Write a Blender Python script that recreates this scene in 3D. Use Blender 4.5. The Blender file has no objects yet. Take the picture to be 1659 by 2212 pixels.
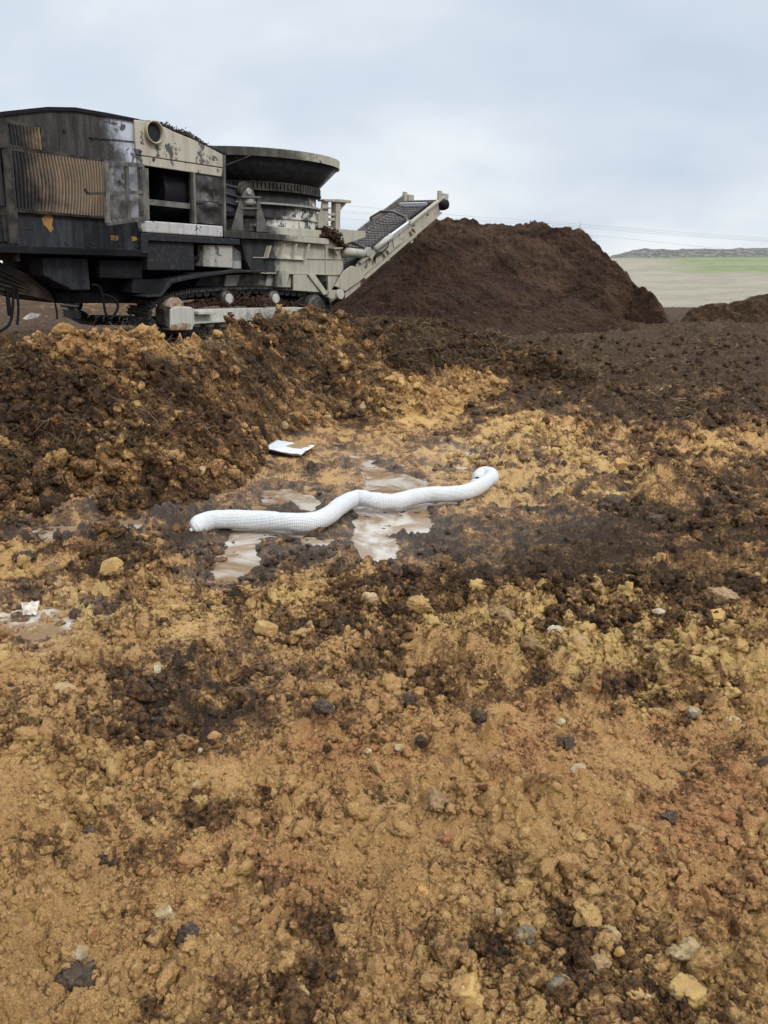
import bpy, math, random
import numpy as np
from mathutils import Vector, Matrix, noise as mnoise
random.seed(7); RNG = np.random.RandomState(11)
R = math.radians
C = bpy.context.scene
COL = C.collection

# ------------------------------------------------------------------ camera
CAMZ = 1.6; PITCH = R(15.3); F = 1663.0; CX, CY = 829.5, 1106.0
cam = bpy.data.cameras.new('camera'); cam.sensor_fit = 'VERTICAL'; cam.sensor_height = 36.0
cam.lens = 36.0*F/2212.0; cam.clip_start = 0.05; cam.clip_end = 5000
camo = bpy.data.objects.new('camera', cam); COL.objects.link(camo)
camo.location = (0, 0, CAMZ); camo.rotation_euler = (R(90)-PITCH, 0, 0)
C.camera = camo
# ------------------------------------------------------------------ sky, sun, exposure
C.view_settings.view_transform = 'Standard'; C.view_settings.look = 'None'
C.view_settings.exposure = 0.26; C.view_settings.gamma = 1.0
SUN_EL, SUN_AZ = R(40), R(135)          # soft sun behind thick cloud, high and behind the camera to the right
world = bpy.data.worlds.new('World'); C.world = world; world.use_nodes = True
wn = world.node_tree; wn.nodes.clear()
def WN(t, **k):
    n = wn.nodes.new(t)
    for a, b in k.items(): setattr(n, a, b)
    return n
wo = WN('ShaderNodeOutputWorld'); bg = WN('ShaderNodeBackground')
sky = WN('ShaderNodeTexSky', sky_type='NISHITA', sun_disc=False, sun_elevation=SUN_EL, sun_rotation=SUN_AZ, air_density=1.0, dust_density=3.0)
skm = WN('ShaderNodeVectorMath', operation='SCALE'); skm.inputs['Scale'].default_value = 0.09
tc = WN('ShaderNodeTexCoord'); sx = WN('ShaderNodeSeparateXYZ')
# cloud sheet seen in perspective: direction / (z + c)
addz = WN('ShaderNodeMath', operation='ADD'); addz.inputs[1].default_value = 0.26
mxz = WN('ShaderNodeMath', operation='MAXIMUM'); mxz.inputs[1].default_value = 0.05
dv = WN('ShaderNodeMath', operation='DIVIDE'); dv.inputs[0].default_value = 1.0
sc = WN('ShaderNodeVectorMath', operation='SCALE')
mp = WN('ShaderNodeMapping'); mp.inputs['Scale'].default_value = (0.75, 0.75, 0.75); mp.inputs['Rotation'].default_value = (0, 0, 0.5)
mp.inputs['Location'].default_value = (2.3, 0.9, 0)
n1 = WN('ShaderNodeTexNoise'); n1.inputs['Scale'].default_value = 0.9; n1.inputs['Detail'].default_value = 6; n1.inputs['Roughness'].default_value = 0.52
n1.inputs['Distortion'].default_value = 0.35
n2 = WN('ShaderNodeTexNoise'); n2.inputs['Scale'].default_value = 3.1; n2.inputs['Detail'].default_value = 5; n2.inputs['Roughness'].default_value = 0.5
cr = WN('ShaderNodeValToRGB')
cr.color_ramp.elements[0].position = 0.34; cr.color_ramp.elements[0].color = (0.53, 0.605, 0.705, 1)
cr.color_ramp.elements[1].position = 0.66; cr.color_ramp.elements[1].color = (0.80, 0.835, 0.86, 1)
e = cr.color_ramp.elements.new(0.5); e.color = (0.62, 0.685, 0.765, 1)
ma = WN('ShaderNodeMath', operation='MULTIPLY_ADD'); ma.inputs[1].default_value = 0.28
L = wn.links.new
L(tc.outputs['Generated'], sx.inputs[0]); L(sx.outputs['Z'], mxz.inputs[0]); L(mxz.outputs[0], addz.inputs[0]); L(addz.outputs[0], dv.inputs[1])
L(tc.outputs['Generated'], sc.inputs[0]); L(dv.outputs[0], sc.inputs['Scale']); L(sc.outputs[0], mp.inputs[0])
L(mp.outputs[0], n1.inputs[0]); L(mp.outputs[0], n2.inputs[0])
sb = WN('ShaderNodeMath', operation='SUBTRACT'); sb.inputs[1].default_value = 0.5
L(n2.outputs['Fac'], sb.inputs[0]); L(sb.outputs[0], ma.inputs[0]); L(n1.outputs['Fac'], ma.inputs[2])
# brighter toward the upper left
lx = WN('ShaderNodeMath', operation='MULTIPLY_ADD'); lx.inputs[1].default_value = -0.16
L(sx.outputs['X'], lx.inputs[0]); L(ma.outputs[0], lx.inputs[2])
lz = WN('ShaderNodeMath', operation='MULTIPLY_ADD'); lz.inputs[1].default_value = 0.10
L(sx.outputs['Z'], lz.inputs[0]); L(lx.outputs[0], lz.inputs[2])
L(lz.outputs[0], cr.inputs[0])
mixs = WN('ShaderNodeMixRGB'); mixs.inputs[0].default_value = 0.88
L(sky.outputs[0], skm.inputs[0]); L(skm.outputs[0], mixs.inputs[1]); L(cr.outputs[0], mixs.inputs[2])
# overcast sky: brighter overhead than at the horizon
zr = WN('ShaderNodeMapRange'); zr.inputs['From Min'].default_value = 0.34; zr.inputs['From Max'].default_value = 0.95
zr.inputs['To Min'].default_value = 1.0; zr.inputs['To Max'].default_value = 2.3
L(sx.outputs['Z'], zr.inputs[0])
L(mixs.outputs[0], bg.inputs[0]); L(zr.outputs[0], bg.inputs[1]); L(bg.outputs[0], wo.inputs[0])
sun = bpy.data.lights.new('sun', 'SUN'); sun.energy = 1.5; sun.angle = R(18); sun.color = (1.0, 0.96, 0.9)
suno = bpy.data.objects.new('sun', sun); COL.objects.link(suno)
suno.rotation_euler = (R(90)-SUN_EL, 0, R(180)-SUN_AZ+R(0))
suno.location = (0, 0, 30)

# ------------------------------------------------------------------ helpers: rays
cp, sp = math.cos(PITCH), math.sin(PITCH)
def ray(px, py):
    dx = (px-CX)/F; dy = -(py-CY)/F
    return Vector((dx, cp+dy*sp, -sp+dy*cp))
def proj(x, y, z):
    """world -> photo coordinates (arrays ok)"""
    Z = y*cp-(z-CAMZ)*sp; Y = y*sp+(z-CAMZ)*cp
    return CX+F*x/Z, CY-F*Y/Z
def at_z(px, py, z):
    d = ray(px, py); t = (z-CAMZ)/d.z
    return Vector((d.x*t, d.y*t, z))
def at_r(px, py, r):
    d = ray(px, py); t = r/math.hypot(d.x, d.y)
    return Vector((d.x*t, d.y*t, CAMZ+d.z*t))
def at_y(px, py, y):
    d = ray(px, py); t = y/d.y
    return Vector((d.x*t, y, CAMZ+d.z*t))

# ------------------------------------------------------------------ helpers: noise (numpy)
TB = np.random.RandomState(5).rand(8, 256, 256).astype(np.float64)
def vn(x, y, s=0):
    T = TB[s % 8]; o = (s*37) % 251
    xi = np.floor(x); yi = np.floor(y); fx = x-xi; fy = y-yi
    xi = (xi.astype(np.int64)+o) & 255; yi = (yi.astype(np.int64)+o*3) & 255
    fx = fx*fx*fx*(fx*(fx*6-15)+10); fy = fy*fy*fy*(fy*(fy*6-15)+10)
    x1 = (xi+1) & 255; y1 = (yi+1) & 255
    return ((T[xi, yi]*(1-fx)+T[x1, yi]*fx)*(1-fy)+(T[xi, y1]*(1-fx)+T[x1, y1]*fx)*fy)*2-1
def fbm(x, y, o=4, s=0, g=0.5):
    a = 1.0; t = 0; f = 1.0; n = 0
    for k in range(o):
        c, sn = math.cos(0.7*k), math.sin(0.7*k)
        t = t+a*vn((x*c-y*sn)*f, (x*sn+y*c)*f, s+k); n += a; a *= g; f *= 2.03
    return t/n
def domes(x, y, s=0, rmin=0.2, rmax=0.66, p=1.0):
    """angular clods with tilted, broken tops: one of random size per cell"""
    xi = np.floor(x); yi = np.floor(y); out = np.zeros_like(x)
    T1, T2, T3, T4, T5 = TB[s % 8], TB[(s+3) % 8], TB[(s+5) % 8], TB[(s+1) % 8], TB[(s+6) % 8]
    for dx in (-1, 0, 1):
        for dy in (-1, 0, 1):
            cx = xi+dx; cy = yi+dy
            a = (cx.astype(np.int64)+s*31) & 255; b = (cy.astype(np.int64)+s*17) & 255
            ex, ey = x-cx-T1[a, b], y-cy-T2[a, b]
            th = T4[a, b]*6.28; c_, s_ = np.cos(th), np.sin(th); fx = np.abs(ex*c_+ey*s_); fy = np.abs(ey*c_-ex*s_)*(1+.6*T5[a, b])
            d = .5*np.maximum(fx, fy)+.32*(fx+fy)
            r = rmin+(rmax-rmin)*T3[a, b]**1.5
            top = r*(.55+.5*T5[b, a])+(ex*(T5[a, b]-.5)+ey*(T4[b, a]-.5))*1.3
            out = np.maximum(out, np.minimum(top, (r-d)*(1.0+.8*T4[b, a])))
    return out
def sstep(a, b, x):
    t = np.clip((x-a)/(b-a), 0, 1); return t*t*(3-2*t)
def crumble(x, y, amp=1.0, s=0, far=None):
    """clod relief in metres, several sizes"""
    wx = x+0.05*fbm(x*7, y*7, 3, s+1)+0.014*fbm(x*40, y*40, 2, s+4); wy = y+0.05*fbm(x*7+9, y*7, 3, s+2)+0.014*fbm(x*40, y*40+7, 2, s+5)
    h = 0.55*domes(wx*2.7, wy*2.7, s+1)/2.7*sstep(0.0, .4, fbm(x*.9, y*.9, 2, s+3))
    h = h+0.80*domes(wx*7, wy*7, s+2)/7*sstep(-.35, .3, fbm(x*2, y*2, 2, s+4))
    h = h+0.95*domes(wx*17, wy*17, s+3)/17*sstep(-.4, .25, fbm(x*3.1, y*3.1, 2, s+5))
    h = h+1.0*domes(wx*41, wy*41, s+4, .2, .7)/41*sstep(-.5, .2, fbm(x*4.7, y*4.7, 2, s+6))
    h = h+0.9*domes(wx*95, wy*95, s+6, .2, .7)/95
    rd = 1-2*np.abs(fbm(wx*24, wy*24, 4, s+7, .65))
    h = h+0.010*rd+0.006*fbm(x*70, y*70, 3, s+2, .75)
    return (h-.022)*amp*1.35

# ------------------------------------------------------------------ helpers: polygons in plan
def poly_sd(x, y, pts):
    """signed distance to polygon, negative inside"""
    n = len(pts); d = np.full(x.shape, 1e9); ins = np.zeros(x.shape, bool)
    for i in range(n):
        ax, ay = pts[i]; bx, by = pts[(i+1) % n]
        ex, ey = bx-ax, by-ay; wx, wy = x-ax, y-ay
        t = np.clip((wx*ex+wy*ey)/(ex*ex+ey*ey), 0, 1)
        d = np.minimum(d, (wx-ex*t)**2+(wy-ey*t)**2)
        c = ((ay <= y) & (by > y)) | ((by <= y) & (ay > y))
        with np.errstate(divide='ignore', invalid='ignore'):
            xx = ax+(y-ay)/(by-ay if by != ay else 1e-9)*(bx-ax)
        ins ^= c & (x < xx)
    d = np.sqrt(d); return np.where(ins, -d, d)
def S4(x, y): return (x/2.2727+384.9, y/2.2727+895.8)      # close-up of the sock -> photo coordinates
def plan(pts): return [(at_z(px, py, -0.03).x, at_z(px, py, -0.03).y) for px, py in pts]
PUD = [plan([S4(*p) for p in P]) for P in (
    [(860, 210), (915, 225), (1000, 278), (1100, 288), (1205, 330), (1200, 365), (1190, 450), (1215, 540), (1195, 588), (1080, 575), (1005, 592), (1035, 640), (1030, 700), (975, 752), (900, 722), (892, 560), (888, 455), (935, 372), (955, 325), (925, 270)],
    [(310, 545), (470, 560), (440, 600), (370, 610), (345, 680), (385, 750), (290, 845), (165, 825), (200, 740), (258, 650)],
    [(445, 375), (560, 378), (560, 440), (440, 440)],
    [(580, 395), (625, 400), (670, 430), (640, 470), (610, 440)],
    [(1380, 170), (1430, 180), (1400, 205)],
    [(1240, 220), (1300, 255), (1280, 268), (1230, 240)],
    [(640, 615), (720, 622), (700, 645), (660, 640)],
    [(385, 455), (440, 460), (430, 475), (390, 475)],
    [(1180, 400), (1350, 400), (1350, 435), (1180, 445)],
    [(500, 575), (620, 578), (560, 598), (510, 592)])]
PUD.append(plan([(0, 1330), (30, 1320), (62, 1316), (105, 1318), (150, 1336), (120, 1366), (75, 1380), (40, 1362), (-60, 1372), (-60, 1325)]))
PUD.append(plan([(330, 1103), (420, 1103), (405, 1125), (345, 1122)]))
PUD.append(plan([(235, 1118), (300, 1112), (290, 1145), (225, 1150)]))
PUD.append(plan([(90, 1140), (160, 1138), (150, 1168), (80, 1165)]))
WATER_Z = -0.030
def interp(az, tab):
    tab = sorted(tab); return np.interp(az, [t[0] for t in tab], [t[1] for t in tab])
def base_h(x, y):
    r = np.hypot(x, y)
    h = 0.92*sstep(7.0, 17.0, r)+0.10*sstep(17, 60, r)
    return h+0.0*x
def D_of(x, y, z): return proj(x, np.maximum(y, .3), z)
def blob(px, py, cx, cy, rx, ry, soft=0.5):
    d = np.sqrt(((px-cx)/rx)**2+((py-cy)/ry)**2); return 1-sstep(1-soft, 1+soft, d)
def smooth_map(x, y, px, py):
    """0 crumbly .. 1 smeared flat"""
    n = fbm(x*1.1, y*1.1, 3, 2)
    s = 0.18*sstep(-.2, .4, n)
    s = s+0.75*blob(px, py, 850, 1120, 560, 110)+.7*blob(px, py, 700, 1010, 260, 90)
    s = s+0.55*blob(px, py, 430, 1960, 330, 230, .4)+0.40*blob(px, py, 1400, 1640, 260, 200)+.35*blob(px, py, 550, 1500, 350, 110)
    s = s+0.6*blob(px, py, 1300, 1180, 320, 70)
    s = s-0.7*blob(px, py, 1300, 2080, 420, 260)-.5*blob(px, py, 1000, 1310, 800, 65)
    return np.clip(s+0.3*n, 0, 1)
def H(x, y, fine=True):
    x = np.asarray(x, float); y = np.asarray(y, float)
    b = base_h(x, y); r = np.hypot(x, y)
    px, py = D_of(x, y, b)
    b = b+1.3*sstep(22, 45, r)*sstep(5, -12, x)
    h = b+0.05*fbm(x*.6, y*.6, 3, 1)*sstep(1.0, 2.5, r)*(1-.6*sstep(4.5, 5.2, r)*(1-sstep(8, 9, r)))
    h = h+0.25*fbm(x*.12, y*.12, 3, 6)*sstep(9, 20, r)
    # windrow thrown up in front of the work area
    yr = 3.95+0.12*fbm(x*.8, x*0+3, 2, 3)
    k = np.exp(-((y-yr)/0.24)**2)*(0.35+.65*sstep(-1.5, 0.2, x))*(.75+.5*fbm(x*1.5, y, 2, 5))
    h = h+0.13*k
    h = h+0.05*np.exp(-((y-4.75)/.22)**2)*sstep(-1.1, -1.6, x)*(1+fbm(x*3, y*3, 2, 1))
    # low ochre lump right of the berm
    w = at_z(1100, 835, .15); h = h+0.22*np.exp(-(((x-w.x)/.9)**2+((y-w.y)/.45)**2))
    sm = smooth_map(x, y, px, py)
    c = crumble(x, y, 1.0, 0)
    # smeared, streaky surface
    st = 0.014*fbm(x*3.0, y*22, 4, 3, .6)+0.010*np.abs(fbm(x*9, y*40, 3, 4, .6))+.008*fbm(x*25, y*25, 3, 2)
    fade = 1-.5*sstep(12, 30, r)
    h = h+((1-sm)*c+sm*(1.6*st+.7*c))*fade
    # puddles
    if fine:
        m = (r < 11) & (y > 2)
        if m.any():
            xs, ys = x[m], y[m]; hs = h[m]; sd = np.full(xs.shape, 9.0)
            jx = xs+.03*fbm(xs*9, ys*9, 3, 5); jy = ys+.04*fbm(xs*9+5, ys*9, 3, 6)
            for P in PUD: sd = np.minimum(sd, poly_sd(jx, jy, P))
            bank = sstep(.0, .12, sd)
            basin = -0.050+0.036*fbm(xs*7, ys*26, 4, 3, .65)+.012*fbm(xs*3, ys*3, 2, 1)
            hs = np.where(sd < .12, basin*(1-bank)+np.maximum(hs, -0.012)*bank, np.maximum(hs, -.02+.03*fbm(xs*6, ys*12, 3, 2)))
            hs = np.where((sd >= .12), np.maximum(hs, -0.024+0.0*hs), hs)
            wet = blob(*D_of(xs, ys, 0*xs), 900, 975, 190, 55)
            hs = hs*(1-.55*wet)+wet*(-.028+.06*fbm(xs*5, ys*9, 4, 7, .6))
            h = h.copy(); h[m] = hs
    return h

# soil colour fields: dark topsoil and mud with painted machine shade, red clay, yellow sand, wetness
def soil_attr(x, y, z, kind='ground'):
    px, py = D_of(x, y, z)
    if kind == 'berm': x, y = x+.5*z, y+z
    n1 = fbm(x*1.3, y*1.3, 4, 1, .6); n2 = fbm(x*4.1, y*4.1, 3, 4, .6); n3 = fbm(x*13, y*13, 3, 2, .6)
    if kind == 'ground':
        dark = 0.25+.24*blob(px, py, 1200, 1040, 900, 240, .5)
        dark = dark+.62*blob(px, py, 1480, 740, 900, 170, .35)
        dark = dark+.30*blob(px, py, 1560, 1080, 350, 230, .7)-.35*blob(px, py, 1580, 960, 130, 45, .8)-.3*blob(px, py, 1470, 1050, 60, 40, .8)
        dark = dark+.24*blob(px, py, 1240, 1160, 450, 90)+.24*blob(px, py, 700, 1190, 760, 90)+.3*blob(px, py, 400, 1140, 450, 60)
        dark = dark-.17*blob(px, py, 1160, 1000, 200, 110, .8)+.15*blob(px, py, 1000, 1300, 800, 60)
        dark = dark+.26*blob(px, py, 450, 1480, 520, 140)+.28*blob(px, py, 1050, 1480, 180, 40)+.35*blob(px, py, 1480, 1480, 130, 45)
        dark = dark-.22*blob(px, py, 1300, 1700, 500, 300)-.1*blob(px, py, 300, 1700, 400, 120)
        dark = dark+.30*blob(px, py, 30, 1870, 110, 60)+.25*blob(px, py, 740, 2030, 120, 60)+.28*blob(px, py, 1000, 1860, 110, 60)+.2*blob(px, py, 450, 1980, 200, 60)
        dark = dark+.9*sstep(11.5, 14, np.hypot(x, y))-.22*sstep(16, 20, np.hypot(x, y))*sstep(-4, -7, x)+.9*blob(px, py, 0, 760, 400, 60)  # left end: black mud, with shade under the machine painted darker
        red = .3+.4*blob(px, py, 1330, 1650, 300, 160)+.3*blob(px, py, 800, 1600, 200, 100)+.4*blob(px, py, 1550, 1850, 150, 150)+.25*blob(px, py, 520, 1880, 200, 100)
        yel = .22+.5*blob(px, py, 1400, 1430, 330, 120)+.45*blob(px, py, 1000, 1310, 900, 60)+.2*blob(px, py, 1450, 1010, 350, 130)+.3*blob(px, py, 1150, 1000, 200, 130)+.28*blob(px, py, 1250, 2080, 500, 220)+.2*blob(px, py, 200, 1700, 300, 90)
        pw = np.zeros_like(x); mm = (np.hypot(x, y) < 11) & (y > 2)
        if mm.any():
            sd = np.full(x[mm].shape, 9.0)
            for P in PUD: sd = np.minimum(sd, poly_sd(x[mm], y[mm], P))
            pw[mm] = 1-sstep(.02, .35, sd)
        dark = dark+.15*pw
        wet = .12+.45*blob(px, py, 800, 1080, 560, 170, .4)+.8*pw+.3*blob(px, py, 400, 1450, 500, 150)
    else:
        dark = .56+.25*blob(px, py, 330, 860, 330, 130)+.25*blob(px, py, 760, 760, 220, 90)+.3*blob(px, py, 70, 900, 160, 140)-.38*blob(px, py, 230, 735, 240, 42)-.2*blob(px, py, 600, 870, 130, 60)-.3*blob(px, py, 960, 860, 160, 60)+.3*blob(px, py, 240, 1080, 400, 60)-.1*blob(px, py, 100, 940, 120, 40)
        dark = dark+.8*sstep(830, 930, px)*sstep(820, 760, py)
        red = .42+.2*n1; yel = .25+.3*blob(px, py, 960, 860, 160, 60)+.1*n2; wet = .2+0*x
    dark = dark+.45*n1+.55*n2+.45*n3
    red = red+.35*fbm(x*2.1, y*2.1, 3, 7)+.15*n3; yel = yel+.4*fbm(x*1.7+4, y*1.7, 3, 3)+.2*fbm(x*9, y*9, 3, 5)
    return [np.clip(a, 0, 1) for a in (dark, red, yel, wet)]

# ------------------------------------------------------------------ helpers: materials
def mat(name):
    m = bpy.data.materials.new(name); m.use_nodes = True; t = m.node_tree; t.nodes.clear()
    o = t.nodes.new('ShaderNodeOutputMaterial'); b = t.nodes.new('ShaderNodeBsdfPrincipled'); t.links.new(b.outputs[0], o.inputs[0])
    return m, t, b
def nd(t, ty, ins=None, **k):
    n = t.nodes.new(ty)
    for a, b in k.items(): setattr(n, a, b)
    for a, b in (ins or {}).items():
        if isinstance(b, bpy.types.NodeSocket): t.links.new(b, n.inputs[a])
        else: n.inputs[a].default_value = b
    return n
def mixc(t, f, a, b, mode='MIX'):
    n = nd(t, 'ShaderNodeMixRGB', blend_type=mode)
    for i, v in enumerate((f, a, b)):
        if isinstance(v, bpy.types.NodeSocket): t.links.new(v, n.inputs[i])
        else: n.inputs[i].default_value = v if i == 0 else (*v, 1) if len(v) == 3 else v
    return n.outputs[0]
def ramp(t, f, a, b, c0=0.0, c1=1.0):
    n = nd(t, 'ShaderNodeMapRange', {'From Min': a, 'From Max': b, 'To Min': c0, 'To Max': c1}); n.interpolation_type = 'SMOOTHSTEP'
    t.links.new(f, n.inputs[0]); return n.outputs[0]
def noi(t, vec, scale, det=5, rough=.55, dist=0.0):
    n = nd(t, 'ShaderNodeTexNoise', {'Scale': scale, 'Detail': det, 'Roughness': rough, 'Distortion': dist}); t.links.new(vec, n.inputs[0]); return n.outputs['Fac']
def mth(t, op, a, b=None, c=None):
    n = nd(t, 'ShaderNodeMath', operation=op)
    for i, v in enumerate((a, b, c)):
        if v is None: continue
        if isinstance(v, bpy.types.NodeSocket): t.links.new(v, n.inputs[i])
        else: n.inputs[i].default_value = v
    return n.outputs[0]
def attr(t, name): return nd(t, 'ShaderNodeAttribute', attribute_name=name).outputs['Fac']

def soil_material():
    m, t, b = mat('soil')
    g = nd(t, 'ShaderNodeNewGeometry').outputs['Position']
    nf = noi(t, g, 55, 6, .65); nm = noi(t, g, 9, 5, .6); nff = noi(t, g, 190, 4, .7)
    dark, red, yel, wet = (attr(t, k) for k in ('dark', 'red', 'yel', 'wet'))
    c = mixc(t, ramp(t, mth(t, 'ADD', red, mth(t, 'MULTIPLY', mth(t, 'SUBTRACT', nm, .5), 1.2)), .35, .95), (.48, .285, .118), (.44, .215, .098))
    c = mixc(t, ramp(t, mth(t, 'ADD', yel, mth(t, 'MULTIPLY', mth(t, 'SUBTRACT', nf, .5), 2.2)), .35, .8), c, (.58, .39, .15))
    c = mixc(t, ramp(t, nff, .58, .68), c, (.62, .455, .235))
    dk = mth(t, 'ADD', dark, mth(t, 'MULTIPLY', mth(t, 'SUBTRACT', nf, .5), 1.9))
    dk = mth(t, 'ADD', dk, mth(t, 'MULTIPLY', mth(t, 'SUBTRACT', nm, .5), 1.3))
    c = mixc(t, ramp(t, dk, .30, .58), c, (.185, .102, .046))
    c = mixc(t, ramp(t, dk, .62, .98), c, (.050, .032, .020))
    c = mixc(t, 1.0, c, nd(t, 'ShaderNodeCombineColor', {0: ramp(t, nff, .3, .7, .80, 1.2), 1: ramp(t, nff, .3, .7, .80, 1.2), 2: ramp(t, nff, .3, .7, .80, 1.2)}).outputs[0], 'MULTIPLY')
    t.links.new(c, b.inputs['Base Color'])
    rg = mth(t, 'SUBTRACT', .86, mth(t, 'MULTIPLY', wet, ramp(t, nf, .35, .65, .22, .62)))
    t.links.new(rg, b.inputs['Roughness']); t.links.new(ramp(t, wet, .15, .9, .10, .6), b.inputs['Specular IOR Level'])
    hh = mth(t, 'ADD', mth(t, 'MULTIPLY', nff, .5), nf)
    bp = nd(t, 'ShaderNodeBump', {'Strength': 1.0, 'Distance': .02, 'Height': hh}); t.links.new(bp.outputs[0], b.inputs['Normal'])
    return m
def simple(name, col, rough=.7, col2=None, scale=20, bump=0.0, metal=0.0, lo=.4, hi=.6, bscale=None, dist=.01, spec=.5):
    m, t, b = mat(name); g = nd(t, 'ShaderNodeTexCoord').outputs['Object']
    n = noi(t, g, scale, 6, .62)
    if col2 is not None: t.links.new(mixc(t, ramp(t, n, lo, hi), col, col2), b.inputs['Base Color'])
    else: b.inputs['Base Color'].default_value = (*col, 1)
    b.inputs['Roughness'].default_value = rough; b.inputs['Metallic'].default_value = metal; b.inputs['Specular IOR Level'].default_value = spec
    if bump:
        n2 = noi(t, g, bscale or scale*2, 6, .65)
        bp = nd(t, 'ShaderNodeBump', {'Strength': bump, 'Distance': dist, 'Height': n2}); t.links.new(bp.outputs[0], b.inputs['Normal'])
    return m
SOIL = soil_material()

# ------------------------------------------------------------------ helpers: objects
def tag(o, label=None, cat=None, group=None, kind=None):
    for k, v in (('label', label), ('category', cat), ('group', group), ('kind', kind)):
        if v: o[k] = v
    return o
def fast_mesh(name, V, Fc, material=None, smooth=True, attrs=None, parent=None):
    """V (n,3); Fc (m,4) or (m,3)"""
    me = bpy.data.meshes.new(name); V = np.asarray(V, np.float32); Fc = np.asarray(Fc, np.int32)
    n, k = Fc.shape
    me.vertices.add(len(V)); me.vertices.foreach_set('co', V.ravel())
    me.loops.add(n*k); me.loops.foreach_set('vertex_index', Fc.ravel())
    me.polygons.add(n); me.polygons.foreach_set('loop_start', np.arange(0, n*k, k, dtype=np.int32)); me.polygons.foreach_set('loop_total', np.full(n, k, np.int32))
    me.polygons.foreach_set('use_smooth', np.full(n, smooth, bool))
    me.update(calc_edges=True)
    for a, v in (attrs or {}).items():
        at = me.attributes.new(a, 'FLOAT', 'POINT'); at.data.foreach_set('value', np.asarray(v, np.float32).ravel())
    if material: me.materials.append(material)
    o = bpy.data.objects.new(name, me); COL.objects.link(o)
    if parent: o.parent = parent
    return o
def grid_faces(nr, nc, wrap=False):
    i = np.arange(nr-1)[:, None]; j = np.arange(nc if wrap else nc-1)[None, :]
    j2 = (j+1) % nc
    return np.stack([i*nc+j, i*nc+j2, (i+1)*nc+j2, (i+1)*nc+j], -1).reshape(-1, 4)

class MB:
    """collects shapes into ONE mesh"""
    def __init__(s): s.v = []; s.f = []
    def add(s, vs, fs):
        k = len(s.v); s.v += [tuple(v) for v in vs]; s.f += [tuple(i+k for i in f) for f in fs]; return s
    def box(s, lo, hi):
        x0, y0, z0 = lo; x1, y1, z1 = hi
        return s.add([(x0, y0, z0), (x1, y0, z0), (x1, y1, z0), (x0, y1, z0), (x0, y0, z1), (x1, y0, z1), (x1, y1, z1), (x0, y1, z1)],
                     [(0, 3, 2, 1), (4, 5, 6, 7), (0, 1, 5, 4), (1, 2, 6, 5), (2, 3, 7, 6), (3, 0, 4, 7)])
    def prism(s, uw, v0, v1):
        """polygon in the (u,w) side plane, from v0 to v1"""
        n = len(uw); vs = [(u, v0, w) for u, w in uw]+[(u, v1, w) for u, w in uw]
        return s.add(vs, [tuple(range(n)), tuple(range(2*n-1, n-1, -1))]+[(i, i+n, (i+1) % n+n, (i+1) % n) for i in range(n)])
    def tube(s, pts, r, n=8, r2=None, cap=True):
        pts = [Vector(p) for p in pts]; rs = r if isinstance(r, (list, tuple)) else [r+(((r2 if r2 is not None else r)-r)*i/(len(pts)-1)) for i in range(len(pts))]
        vs = []; up = Vector((0, 0, 1)); prev = None
        for i, p in enumerate(pts):
            d = (pts[min(i+1, len(pts)-1)]-pts[max(i-1, 0)]).normalized()
            if prev is None:
                a = d.cross(up if abs(d.z) < .9 else Vector((1, 0, 0))).normalized()
            else:
                a = (prev-d*prev.dot(d)).normalized()
            prev = a; b = d.cross(a)
            vs += [p+(a*math.cos(2*math.pi*k/n)+b*math.sin(2*math.pi*k/n))*rs[i] for k in range(n)]
        fs = [(i*n+k, i*n+(k+1) % n, (i+1)*n+(k+1) % n, (i+1)*n+k) for i in range(len(pts)-1) for k in range(n)]
        if cap: fs += [tuple(range(n-1, -1, -1)), tuple((len(pts)-1)*n+k for k in range(n))]
        return s.add(vs, fs)
    def lathe(s, prof, c, n=64, axis='z', cap=False):
        """profile [(radius, along)]"""
        vs = []
        for r, h in prof:
            for k in range(n):
                a = 2*math.pi*k/n; x, y = r*math.cos(a), r*math.sin(a)
                vs.append((c[0]+x, c[1]+y, c[2]+h) if axis == 'z' else (c[0]+x, c[1]+h, c[2]+y))
        m = len(prof)
        fs = [(i*n+k, i*n+(k+1) % n, (i+1)*n+(k+1) % n, (i+1)*n+k) for i in range(m-1) for k in range(n)]
        if cap: fs += [tuple(range(n-1, -1, -1)), tuple((m-1)*n+k for k in range(n))]
        return s.add(vs, fs)
    def bar(s, a, b, w, h, up=(0, 0, 1)):
        a = Vector(a); b = Vector(b); d = (b-a).normalized(); x = d.cross(Vector(up)).normalized()*w/2; y = x.cross(d).normalized()*h/2
        vs = [p+i*x+j*y for p in (a, b) for i, j in ((-1, -1), (1, -1), (1, 1), (-1, 1))]
        return s.add(vs, [(0, 1, 2, 3), (7, 6, 5, 4), (0, 4, 5, 1), (1, 5, 6, 2), (2, 6, 7, 3), (3, 7, 4, 0)])
    def build(s, name, material, parent=None, bevel=0.0, smooth=False):
        me = bpy.data.meshes.new(name); me.from_pydata(s.v, [], s.f); me.validate()
        import bmesh
        bm = bmesh.new(); bm.from_mesh(me); bmesh.ops.recalc_face_normals(bm, faces=bm.faces); bm.to_mesh(me); bm.free()
        if smooth: me.polygons.foreach_set('use_smooth', [True]*len(me.polygons))
        if material: me.materials.append(material)
        o = bpy.data.objects.new(name, me); COL.objects.link(o)
        if parent: o.parent = parent
        if bevel:
            md = o.modifiers.new('bevel', 'BEVEL'); md.width = bevel; md.segments = 2; md.limit_method = 'ANGLE'
        return o
def empty(name, loc=(0, 0, 0)):
    o = bpy.data.objects.new(name, None); COL.objects.link(o); o.location = loc; o.empty_display_size = .2; return o

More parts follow.
